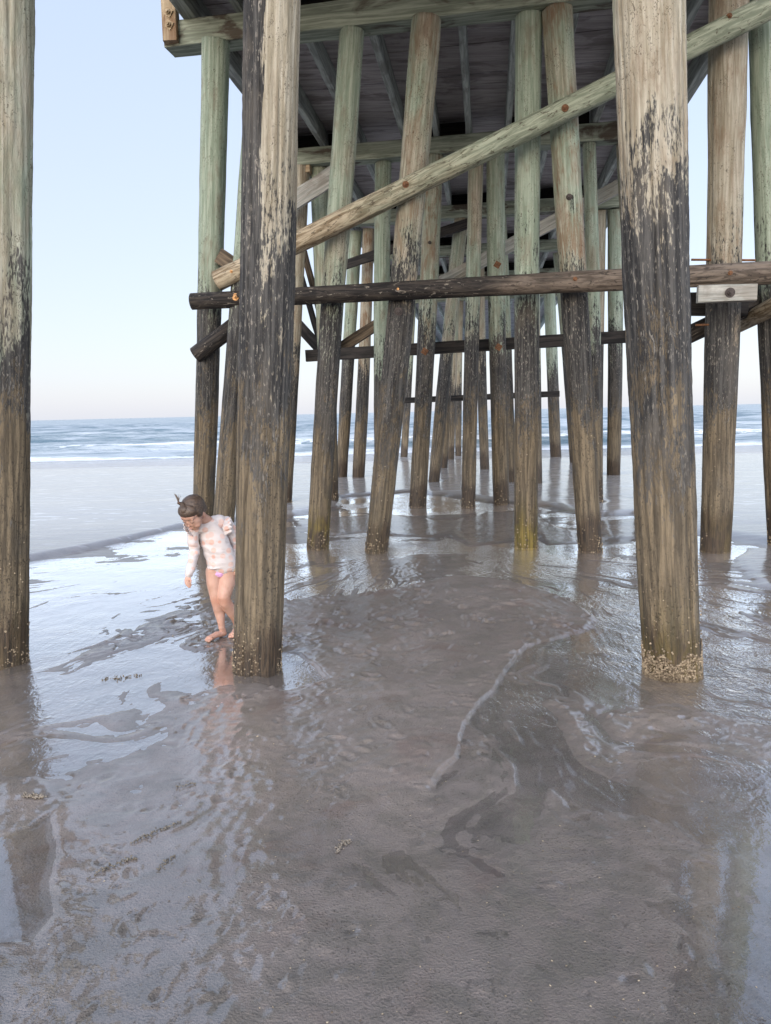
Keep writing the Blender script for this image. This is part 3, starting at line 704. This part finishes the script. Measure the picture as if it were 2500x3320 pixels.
def brace(p0, p1, wy, wz, seed, mat, label, roll=0.0, cat='timber brace', name='timber_brace'):
    o = timber(name, p0, p1, wy, wz, seed, mat, roll, worn=.005); tag(o, label, cat); return o
brace((-1.86, 9.38, 3.45), (-1.30, 9.28, 3.06), .15, .17, 401, M_BRN, 'short square timber butt above the log ends beside the blackened piling')
rb = brace((3.17, 7.985, 2.70), (3.71, 7.885, 2.69), .10, .165, 402, M_PALE, 'pale short wooden block bolted on under the horizontal log', cat='wood block', name='wood_block')
rb2 = brace((3.36, 8.76, 2.70), (3.98, 8.65, 2.68), .12, .24, 403, M_DARKT, 'dark short block clamped behind the pale buff piling', cat='wood block', name='wood_block')
upd()
bolt(rb, (3.45, 7.88, 2.695), fn, .032, M_IRON)
bm_ = brace((-1.35, 14.10, 2.63), (4.04, 13.11, 2.75), .10, .20, 404, M_DARKT, 'long black horizontal timber across the pilings one bay deeper')
brace((-1.75, 13.42, 4.90), (-.55, 13.20, 5.53), .08, .29, 405, M_PALE, 'pale wide plank rising from behind the blackened piling')
brace((-1.52, 14.36, 4.47), (-1.07, 14.27, 2.72), .07, .10, 406, M_DARKT, 'narrow steep black brace dropping to the black timber\'s end')
brace((-1.36, 14.46, 4.50), (-.94, 14.38, 2.74), .07, .11, 407, M_BRN, 'steep brown brace close beside the narrow black one')
brace((-1.90, 14.62, 3.66), (-1.02, 14.46, 2.66), .10, .19, 408, M_DARKT, 'dark slanting brace meeting the black timber from above left')
brace((-1.12, 14.66, 2.58), (.12, 14.40, 3.30), .10, .19, 409, M_BRN, 'weathered brown brace rising behind the weed-footed piling')
brace((1.00, 13.92, 3.78), (4.10, 13.34, 5.27), .09, .22, 410, M_PALE, 'long pale plank brace rising to the right behind the upright green piling')
brace((.50, 22.35, 1.92), (4.85, 21.55, 2.00), .09, .16, 411, M_DARKT, 'thin dark far timber low across the distant pilings')
brace((-.9, 17.95, 4.85), (2.0, 17.3, 5.6), .09, .2, 412, M_DARKT, 'shadowy plank brace high between the distant pilings')
upd()
for k_, q in (('L', (.68, 12.97, 2.59)), ('N', (1.885, 13.06, 2.63))):
    d_ = 1
# rods through the buff piling
for (a_, b_, lb) in (((3.30, 8.50, 3.13), (3.93, 8.39, 3.09), 'threaded iron rod poking through the buff piling above the horizontal log'),
                     ((3.36, 8.49, 2.45), (3.56, 8.46, 2.45), 'short iron rod end sticking out of the buff piling under the pale block')):
    o = shaft('iron_rod', a_, b_, .012, .012, 12, 6, 5, M_RUST, .2, 0, 0); tag(o, lb, 'iron rod')
    bolt(o, Vector(b_) - (Vector(b_) - Vector(a_)).normalized() * .04, Vector(b_) - Vector(a_), .03, M_IRON)
# square plates on the third line of pilings are parts of those pilings
def on_pile(key, z):
    o = PO[key]; p = [q for q in PILES if q[0] == key][0]; f = z / 5.76
    c = Vector((p[1] + (p[3] - p[1]) * f, p[2] + (p[4] - p[2]) * f, z)); r = p[5] + (p[6] - p[5]) * f
    dirv = Vector((-c.x, -c.y, 0)).normalized()
    return o, c + dirv * (r + .004), dirv
for key, z in (('L', 2.59), ('N', 2.63), ('N', 3.95)):
    o, at, dv = on_pile(key, z); bolt(o, at, dv, .036, M_RUST, True)
for key, z, rr_ in (('D', 2.70, .03), ('F', 3.82, .022), ('L', 4.35, .018)):
    o, at, dv = on_pile(key, z); bolt(o, at, dv, rr_, M_IRON)

# railing post on the left end of the second cap beam, with square plates
ps = rowpt(8.96, -2.29, 5.80)
post = timber('railing_post', ps + Vector((0, 0, -.02)), ps + Vector((.0, 0, 1.35)), .17, .16, 601, M_CAPN)
tag(post, 'orange brown post with square bolt plates on the pier\'s left beam end', 'post')
upd()
for z in (.14, .27): bolt(post, ps + Vector((0, -.085, z)), fn, .032, M_CAPN, True)
o = timber('packing_block', rowpt(13.62, -1.45, 5.70), rowpt(13.62, -1.12, 5.70), .26, .12, 602, M_CAPN)
tag(o, 'reddish packing block between a thin buff piling and its cap beam', 'packing block')

# ------------------------------------------------------------------ the girl
GO = Vector((-1.19, 5.46, 0.013)); GS = .000592
girl = None
def gp(u, v, dy=0.0):
    return Vector(((u - 740) * GS, dy, (1985 - v) * GS))
def chain(pts, n=9):
    """spheres along a tapering limb: pts = [(point, radius), ...]"""
    out = []
    for (a, ra), (b_, rb) in zip(pts[:-1], pts[1:]):
        for k in range(n):
            f = k / n; out.append((a.lerp(b_, f), ra + (rb - ra) * f))
    out.append(pts[-1]); return out
ICO = bmesh.new(); bmesh.ops.create_icosphere(ICO, subdivisions=3, radius=1.0)
ICO_V = np.array([v.co[:] for v in ICO.verts]); ICO_F = [tuple(v.index for v in f.verts) for f in ICO.faces]; ICO.free()
def blob(name, items, voxel, mat, parent=None, smooth=6, deform=None):
    """fuse overlapping balls into one continuous skin"""
    V = []; F = []
    for it in items:
        c, r = it[0], it[1]
        P = ICO_V * (np.array(r) if not np.isscalar(r) else r)
        if len(it) > 2: P = P @ np.array(it[2].to_matrix()).T
        k = len(V); V += (P + np.array(c)).tolist(); F += [tuple(i + k for i in f) for f in ICO_F]
    o = mk(name, V, F, mat)
    m1 = o.modifiers.new('r', 'REMESH'); m1.mode = 'VOXEL'; m1.voxel_size = voxel; m1.use_smooth_shade = True
    m2 = o.modifiers.new('s', 'SMOOTH'); m2.factor = .5; m2.iterations = smooth
    dg_ = bpy.context.evaluated_depsgraph_get()
    me_ = bpy.data.meshes.new_from_object(o.evaluated_get(dg_))
    o.modifiers.clear(); old = o.data; o.data = me_; bpy.data.meshes.remove(old)
    if deform is not None:
        n = len(me_.vertices); co = np.empty(n * 3, np.float32); me_.vertices.foreach_get('co', co)
        nr = np.empty(n * 3, np.float32); me_.vertices.foreach_get('normal', nr)
        co = deform(co.reshape(-1, 3), nr.reshape(-1, 3)); me_.vertices.foreach_set('co', co.astype(np.float32).ravel()); me_.update()
    me_.polygons.foreach_set('use_smooth', [True] * len(me_.polygons))
    me_.materials.clear(); me_.materials.append(mat)
    if parent: o.parent = parent
    return o

def mat_skin():
    b = NB('skin'); v = b.n('ShaderNodeTexCoord').outputs['Object']
    z = b.n('ShaderNodeSeparateXYZ', {0: v}).outputs[2]
    c = b.mix(b.step(b.noise(v, 14, 3), .35, .65), (.47, .275, .205), (.56, .35, .275))
    kn = b.math('MULTIPLY', b.step(b.math('ABSOLUTE', b.math('SUBTRACT', z, .275)), .07, .0), .35)
    c = b.mix(kn, c, (.56, .25, .165))
    c = b.mix(b.math('MULTIPLY', b.step(z, .07, .0), .35), c, (.50, .24, .165))
    p = b.n('ShaderNodeBsdfPrincipled', {'Base Color': c, 'Roughness': .5, 'Specular IOR Level': .35, 'Subsurface Weight': .12, 'Subsurface Radius': (.02, .008, .004), 'Subsurface Scale': .5})
    return b.out(p.outputs[0])
def mat_shirt():
    b = NB('peach_print_cloth'); v = b.n('ShaderNodeTexCoord').outputs['Object']
    vo = b.n('ShaderNodeTexVoronoi', {'Vector': v, 'Scale': 19.0, 'Randomness': .55}, distance='EUCLIDEAN')
    dot = b.step(vo.outputs['Distance'], .40, .37)
    vcol = b.n('ShaderNodeSeparateColor', {0: vo.outputs['Color']}).outputs[0]
    pc = b.mix(vcol, (.66, .42, .35), (.66, .52, .48))
    c = b.mix(b.math('MULTIPLY', dot, b.step(vcol, .02, .12)), (.62, .575, .57), pc)
    stem = b.math('MULTIPLY', b.step(b.noise(b.mapping(v, (90, 60, 40)), 1.0, 2), .70, .73), .6)
    c = b.mix(stem, c, (.42, .40, .38))
    w1 = b.noise(b.mapping(v, (5, 9, 20), rot=(0, .35, 0)), 1.0, 3, .5, .8)
    bp = b.n('ShaderNodeBump', {'Strength': .55, 'Distance': .02, 'Height': w1}).outputs[0]
    return b.out(b.n('ShaderNodeBsdfPrincipled', {'Base Color': c, 'Roughness': .75, 'Normal': bp, 'Specular IOR Level': .2}).outputs[0])
def mat_hair():
    b = NB('brown_hair'); v = b.n('ShaderNodeTexCoord').outputs['Object']
    kv = b.n('ShaderNodeVectorMath', {0: v, 1: tuple(gp(312, 282, -.145))}, operation='SUBTRACT').outputs[0]
    kd = b.n('ShaderNodeVectorMath', {0: kv}, operation='NORMALIZE').outputs[0]
    n1 = b.noise(kd, 24, 4, .6, .2)
    c = b.mix(b.step(n1, .35, .68), (.030, .020, .014), (.13, .088, .062))
    bp = b.n('ShaderNodeBump', {'Strength': .5, 'Distance': .003, 'Height': n1}).outputs[0]
    return b.out(b.n('ShaderNodeBsdfPrincipled', {'Base Color': c, 'Roughness': .42, 'Normal': bp, 'Specular IOR Level': .45}).outputs[0])
M_SKIN, M_SHIRT, M_HAIR = mat_skin(), mat_shirt(), mat_hair()
M_DARKHAIR = mat_plain('lash_brown', (.075, .045, .032), .6)
M_LIP = mat_plain('lip_rose', (.42, .21, .175), .5, 0, .1)
M_SWIM = mat_plain('lilac_swim_cloth', (.66, .36, .62), .7, 0, .12, 60)

# head frame: e = her left, f = face forward, h = crown
h_ = Vector((-.35, -.54, .76)).normalized()
f_ = Vector((-.50, -.70, -.50)); f_ = (f_ - h_ * f_.dot(h_)).normalized()
e_ = h_.cross(f_) * -1
if e_.x < 0: e_ = -e_
HC = gp(468, 432, -.085)
HQ = Matrix((e_, -f_, h_)).transposed().to_quaternion()
HS = 1.10
def hp(x, y, z): return HC + (e_ * x + (-f_) * y + h_ * z) * HS
def hr(*r): return tuple(q * HS for q in r)
skin = []
skin += [(hp(0, .012, .030), hr(.070, .086, .074), HQ), (hp(0, -.030, -.018), hr(.058, .052, .066), HQ), (hp(0, -.052, -.066), hr(.030, .024, .022), HQ),
         (hp(.030, -.048, -.040), hr(.026, .024, .026), HQ), (hp(-.030, -.048, -.040), hr(.026, .024, .026), HQ),
         (hp(0, -.052, .035), hr(.052, .030, .034), HQ)]
for sg in (1, -1):
    skin += [(hp(sg * .026, -.068, .024), hr(.020, .009, .006), HQ), (hp(sg * .070, .010, -.012), hr(.006, .014, .021), HQ), (hp(sg * .027, -.067, .008), hr(.014, .010, .010), HQ)]
skin += [(hp(0, -.078, -.004), hr(.006, .006, .016), HQ), (hp(0, -.085, -.020), hr(.0080, .008, .0065), HQ), (hp(0, -.076, -.046), hr(.017, .008, .008), HQ)]
neck0 = gp(640, 560, .03)
skin += chain([(hp(0, .02, -.04), .040), (neck0, .038), (gp(655, 640, .04), .055)], 6)
# trunk
tor = chain([(gp(640, 640, .035), .062), (gp(690, 800, .035), .080), (gp(735, 960, .03), .078), (gp(765, 1110, .035), .082)], 8)
TQ = Quaternion((0, 0, 1), R(-22))
trunk = [(c, (r_ * 1.18, r_ * .88, r_), TQ) for c, r_ in tor]
ARM_R = [(gp(445, 610, .0), .036), (gp(440, 760, .0), .034), (gp(452, 885, .0), .030), (gp(415, 1030, -.03), .027), (gp(372, 1165, -.05), .0185)]
ARM_L = [(gp(845, 590, .07), .038), (gp(905, 740, .09), .036), (gp(950, 870, .10), .031), (gp(955, 1010, .06), .028), (gp(945, 1130, .02), .0185)]
LEG_L = [(gp(835, 1170, .03), .066), (gp(812, 1300, .01), .061), (gp(770, 1470, -.03), .045), (gp(780, 1540, -.02), .043), (gp(838, 1650, .02), .042), (gp(888, 1790, .06), .027), (gp(900, 1850, .075), .023)]
LEG_R = [(gp(668, 1170, .03), .062), (gp(660, 1300, .02), .055), (gp(670, 1470, .005), .042), (gp(680, 1530, .01), .041), (gp(705, 1660, .03), .0405), (gp(718, 1800, .02), .026), (gp(722, 1865, .02), .0235)]
skin += trunk + chain(ARM_R) + chain(ARM_L) + chain(LEG_L) + chain(LEG_R)
skin += [(gp(690, 1165, .04), (.062, .062, .05)), (gp(820, 1165, .05), (.064, .068, .05))]
# feet: heel, arch, ball and five toes
def foot(ank, heel, toe, toelist):
    it = chain([(ank, .0235), (heel, .021)], 4) + chain([(heel, .021), (heel.lerp(toe, .5) + Vector((0, 0, .010)), .023), (toe, .021)], 6)
    d = (toe - heel); d.z = 0; d.normalize(); sdv = Vector((-d.y, d.x, 0))
    for off, ln, r_ in toelist:
        b0 = toe + sdv * off; it += chain([(b0, .010), (b0 + d * ln + Vector((0, 0, -.010)), r_)], 4)
    it += [(toe + sdv * .014, .015), (toe - sdv * .014, .014)]
    return it
skin += foot(gp(722, 1865, .02), Vector(((745 - 740) * GS, .04, .018)), Vector(((570 - 740) * GS, -.055, .018)), [(.024, .026, .0095), (.010, .028, .0075), (-.002, .026, .007), (-.013, .022, .0065), (-.023, .016, .006)])
skin += foot(gp(900, 1850, .075), Vector(((915 - 740) * GS, .11, .020)), Vector(((858 - 740) * GS, -.005, .018)), [(.024, .018, .0065), (.013, .023, .007), (.002, .026, .0072), (-.010, .027, .0078), (-.023, .025, .0095)])
# hands
def hand(wrist, palm, tips, thumb, r=.0062):
    it = chain([(wrist, .0175), (palm, .0185)], 5)
    it = [(c, (r_ * 1.05, r_ * .72, r_), ) for c, r_ in it]
    for (a, b_, c) in tips: it += chain([(a, r * 1.08), (b_, r), (c, r * .82)], 6)
    it += chain([(thumb[0], .0075), (thumb[1], .0066), (thumb[2], .0055)], 6)
    return it
skin += hand(gp(372, 1165, -.05), gp(356, 1212, -.055),
    [(gp(330, 1222, -.055), gp(332, 1262, -.062), gp(352, 1292, -.070)), (gp(343, 1232, -.060), gp(349, 1275, -.068), gp(368, 1308, -.074)),
     (gp(358, 1232, -.060), gp(368, 1276, -.066), gp(384, 1306, -.070)), (gp(370, 1226, -.055), gp(382, 1262, -.060), gp(394, 1288, -.062))],
    (gp(378, 1190, -.062), gp(392, 1225, -.072), gp(390, 1256, -.076)))
skin += hand(gp(945, 1130, .02), gp(940, 1170, .010),
    [(gp(922, 1180, .0), gp(912, 1202, -.018), gp(930, 1212, -.03)), (gp(934, 1190, .0), gp(928, 1214, -.018), gp(944, 1222, -.03)),
     (gp(946, 1192, .0), gp(944, 1216, -.018), gp(956, 1220, -.03)), (gp(958, 1186, .0), gp(960, 1208, -.018), gp(966, 1212, -.03))],
    (gp(918, 1150, .0), gp(905, 1168, -.016), gp(914, 1186, -.028)))
girl = blob('person', skin, .0027, M_SKIN, None, 7)
girl.location = GO; girl.rotation_euler = (0, 0, R(12.5))
tag(girl, 'young girl in peach dotted long sleeved top looking down at the wet sand', 'person')

# shirt: a looser skin over trunk and arms, hem left open in a wave
def folds(co, nr):
    x, y, z = co[:, 0], co[:, 1], co[:, 2]
    f = .0035 * np.sin((z * 1.0 + x * .55) * 95 + 2.5 * vn(x * 14, z * 14, y * 10, 71)) * (.4 + .6 * vn(x * 9, z * 9, y * 9, 72))
    f += .004 * vn(x * 22, y * 22, z * 30, 73)
    return co + nr * f[:, None]
sh = [(c, (r_ * 1.18 + .009, r_ * .88 + .009, r_ + .007), TQ) for c, r_ in chain([(gp(640, 640, .035), .062), (gp(690, 800, .035), .081), (gp(735, 960, .03), .083), (gp(762, 1060, .033), .088), (gp(768, 1080, .035), .088)], 8)]
sh += [(gp(u_, 1118 - (u_ - 600) * .06, .035), (.062, .088, .016)) for u_ in (690, 730, 770, 810, 845)]
sh += [(c, r_ + .008) for c, r_ in chain([(gp(600, 610, .02), .05)] + ARM_R[:4] + [(gp(376, 1150, -.048), .022)], 8)]
sh += [(c, r_ + .008) for c, r_ in chain([(gp(700, 590, .05), .05)] + ARM_L[:4] + [(gp(947, 1105, .025), .024)], 8)]
sh += [(gp(560, 600, .02), .050), (gp(760, 570, .05), .052), (gp(655, 575, .03), (.062, .055, .040))]
shirt = blob('shirt', sh, .0042, M_SHIRT, girl, 5, folds)
# swim bottoms, peeping out below the hem
sw = blob('swim_bottoms', [(gp(690, 1165, .036), (.068, .066, .044)), (gp(815, 1160, .045), (.072, .072, .044)), (gp(725, 1188, -.006), (.056, .030, .022)), (gp(733, 1206, -.004), (.034, .030, .018)), (gp(742, 1180, .03), (.06, .06, .03))], .0042, M_SWIM, girl, 4)
# shoulder ruffles
def ruffle(pts, out, ht, seed):
    V = []; F = []; n = 140; m = 6
    for i in range(n + 1):
        f = i / n * (len(pts) - 1); k = min(int(f), len(pts) - 2)
        p = pts[k].lerp(pts[k + 1], f - k); env = math.sin(math.pi * i / n) ** .5
        for j in range(m + 1):
            g = j / m
            wv = math.sin(i * .33 + seed) * .011 * g * env
            V.append(p + out * (ht * g * env) + Vector((0, 0, 1)) * (.012 * g * env) + Vector((.45, -.9, 0)) * wv)
    for i in range(n):
        for j in range(m):
            a = i * (m + 1) + j; F.append((a, a + 1, a + m + 2, a + m + 1))
    o = mk('ruffle', V, F, M_SHIRT)
    so_ = o.modifiers.new('t', 'SOLIDIFY'); so_.thickness = .003
    dg_ = bpy.context.evaluated_depsgraph_get(); me_ = bpy.data.meshes.new_from_object(o.evaluated_get(dg_)); o.modifiers.clear(); o.data = me_
    o.parent = shirt; return o
ruffle([gp(835, 545, .11), gp(800, 560, .04), gp(790, 640, -.01), gp(806, 730, .0), gp(840, 745, .05)], Vector((.80, -.55, .25)), .075, 0)
ruffle([gp(420, 560, .05), gp(385, 575, .0), gp(400, 640, -.045), gp(440, 705, -.04), gp(480, 720, -.01)], Vector((-.55, -.7, .15)), .048, 2)
# face details
def ribbon(name, pts, r, mat, parent):
    return blob(name, chain([(p, r) for p in pts], 28), r * .42, mat, parent, 1)
for sg in (1, -1):
    ribbon('eyebrow', [hp(sg * .014, -.0790, .027), hp(sg * .028, -.0770, .032), hp(sg * .044, -.066, .028)], .0013, M_DARKHAIR, girl)
    ribbon('eyelashes', [hp(sg * .015, -.0755, .004), hp(sg * .027, -.0785, -.001), hp(sg * .040, -.0715, .004)], .0013, M_DARKHAIR, girl)
blob('lips', [(hp(0, -.0835, -.045), hr(.012, .0045, .0026), HQ), (hp(0, -.0820, -.050), hr(.009, .0045, .003), HQ)], .0018, M_LIP, girl, 2)
# hair
def strands(co, nr):
    q = co - np.array(HC); a = q @ np.array(e_); z = q @ np.array(h_); y_ = q @ np.array(-f_)
    an = np.arctan2(a, y_ + .05)
    return co + nr * (0.0003 * np.sin(an * 60 + 3 * vn(an * 5, z * 20, None, 5)) + .0004 * vn(an * 9, z * 16, None, 6))[:, None]
hairit = [(hp(0, .024, .040), hr(.0775, .0865, .0745), HQ), (hp(0, -.028, .060), hr(.066, .052, .046), HQ), (hp(0, .060, -.002), hr(.060, .045, .052), HQ),
          (hp(.062, -.008, .030), hr(.015, .030, .034), HQ), (hp(-.062, -.008, .030), hr(.015, .030, .034), HQ)]
hair = blob('hair', hairit, .0034, M_HAIR, girl, 4, strands)
knot = gp(312, 282, -.155)
blob('hair_tie', [(knot, .011), (knot + Vector((.006, 0, -.002)), .010)], .002, M_DARKHAIR, girl, 2)
tuft = chain([(hp(0, -.045, .085), .030), (gp(352, 305, -.145), .017), (knot, .009)], 6)
for (a_, b_, c_, r_) in (((300, 240), (286, 210), (262, 163), .0042), ((304, 238), (292, 205), (276, 172), .0034), ((312, 235), (312, 208), (322, 182), .0026), ((318, 240), (332, 214), (338, 196), .0022), ((306, 240), (300, 215), (292, 176), .0030)):
    tuft += chain([(knot, r_ * 1.3), (gp(*a_, -.152), r_), (gp(*b_, -.15), r_ * .75), (gp(*c_, -.152), .0010)], 9)
blob('hair_tuft', tuft, .0013, M_HAIR, girl, 1)
for pts in ([gp(575, 400, -.09), gp(582, 450, -.10), gp(570, 490, -.11)],):
    ribbon('hair_wisp', pts, .0014, M_HAIR, girl)
shell = blob('seashell', [(Vector((0, 0, 0)), (.022, .014, .026)), (Vector((.006, -.010, .012)), .010), (Vector((-.008, -.010, -.004)), .010), (Vector((.002, -.011, -.016)), .009)], .0028, M_BARN, None, 1)
shell.location = GO + Matrix.Rotation(R(12.5), 3, 'Z') @ gp(938, 1150, -.022)
tag(shell, 'knobbly shell held in the girl\'s hand next to the blackened piling', 'shell')

ICO = bmesh.new(); bmesh.ops.create_icosphere(ICO, subdivisions=1, radius=1.0)
ICO_V = np.array([v.co[:] for v in ICO.verts]); ICO_F = [tuple(v.index for v in f.verts) for f in ICO.faces]; ICO.free()
# ------------------------------------------------------------------ seaweed strands and shells on the sand
M_WEED = mat_plain('seaweed_brown', (.125, .105, .078), .5, 0, .5, 90)
def weed(name, pts, n, r, seed, label, mat, cat):
    """tangle of little pods along a line"""
    rng_ = random.Random(seed); V = []; F = []
    P = [Vector((a, b_, float(sand_height(np.array([a]), np.array([b_]), False)[0]))) for a, b_ in pts]
    for i in range(n):
        f = rng_.random() * (len(P) - 1); k = min(int(f), len(P) - 2)
        env = .4 + .6 * math.sin(math.pi * min(1, f / (len(P) - 1)))
        c = P[k].lerp(P[k + 1], f - k) + Vector((rng_.gauss(0, r * 1.1 * env), rng_.gauss(0, r * .9 * env), r * .5 + abs(rng_.gauss(0, r * .8)) * env))
        Q = Quaternion(Vector((rng_.gauss(0, 1), rng_.gauss(0, 1), rng_.gauss(0, 1))).normalized(), rng_.random() * 3)
        S = np.array([r * rng_.uniform(.5, 1.1), r * .45, r * .4])
        pv = (ICO_V * S) @ np.array(Q.to_matrix()).T + np.array(c); k0 = len(V)
        V += pv.tolist(); F += [tuple(q + k0 for q in f_q) for f_q in ICO_F]
    o = mk(name, V, F, mat); c0 = P[0].copy()
    o.data.transform(Matrix.Translation(-c0)); o.location = c0
    return tag(o, label, cat)
weed('seaweed_strand', [(-1.77, 4.64), (-1.74, 4.66), (-1.66, 4.65), (-1.55, 4.72)], 45, .010, 1, 'brown seaweed scrap with a tail, on the shiny sand between the two left pilings', M_WEED, 'seaweed')
weed('seaweed_strand', [(-.99, 2.745), (-.94, 2.80), (-.90, 2.84), (-.84, 2.90)], 75, .0066, 2, 'bumpy brown seaweed strand, the longest one on the pale sand', M_WEED, 'seaweed')
weed('seaweed_strand', [(-1.07, 2.53), (-1.02, 2.59), (-.96, 2.64), (-.93, 2.65)], 70, .0066, 3, 'thick brown seaweed strand nearest the viewer by the dark puddle', M_WEED, 'seaweed')
weed('seaweed_strand', [(-.835, 2.57), (-.825, 2.62), (-.80, 2.66)], 34, .0056, 4, 'small upright sprig of grey seaweed right of the thick strand', M_WEED, 'seaweed')
weed('seaweed_strand', [(-.94, 3.20), (-.90, 3.21), (-.86, 3.22)], 24, .006, 5, 'small rust brown seaweed scrap alone in the middle of the pale sand', M_WEED, 'seaweed')
M_CAST = mat_plain('sand_cast', (.17, .145, .115), .6)
weed('worm_cast', [(-1.56, 3.13), (-1.52, 3.13), (-1.48, 3.12)], 60, .010, 6, 'little heap of sandy worm cast at the left of the pale sand', M_CAST, 'worm cast')
weed('worm_cast', [(-.21, 2.66), (-.19, 2.72), (-.16, 2.74)], 60, .007, 7, 'crumbly whitish worm cast in the middle of the brown bar', M_CAST, 'worm cast')
# fragments of shell strewn over the near sand
rng_ = np.random.RandomState(9); V = []; F = []
for i in range(700):
    y = 1.75 + 4.2 * rng_.rand() ** 2.0; x = rng_.uniform(-.72, .72) * (y * .75 + .2)
    if x < -.2 * y and rng_.rand() < .6: continue
    z = float(sand_height(np.array([x]), np.array([y]), False)[0]) + .0015
    if z < -.004: z = -.001
    a = rng_.rand() * 6.283; l_ = rng_.uniform(.0014, .0052) * (2.0 if rng_.rand() < .05 else 1); w_ = l_ * rng_.uniform(.4, .8); t_ = l_ * .35
    ca, sa = math.cos(a), math.sin(a); k = len(V)
    for (p, q, h2) in ((-l_, 0, 0), (0, -w_, 0), (l_, 0, 0), (0, w_, 0), (0, 0, t_), (0, 0, -t_)):
        V.append((x + p * ca - q * sa, y + p * sa + q * ca, z + h2))
    F += [(k, k + 1, k + 4), (k + 1, k + 2, k + 4), (k + 2, k + 3, k + 4), (k + 3, k, k + 4), (k + 1, k, k + 5), (k + 2, k + 1, k + 5), (k + 3, k + 2, k + 5), (k, k + 3, k + 5)]
tag(mk('shell_fragments', V, F, M_BARN, None, smooth=False), 'tiny pale broken shell bits strewn over the near sand', 'shell fragments', kind='stuff')
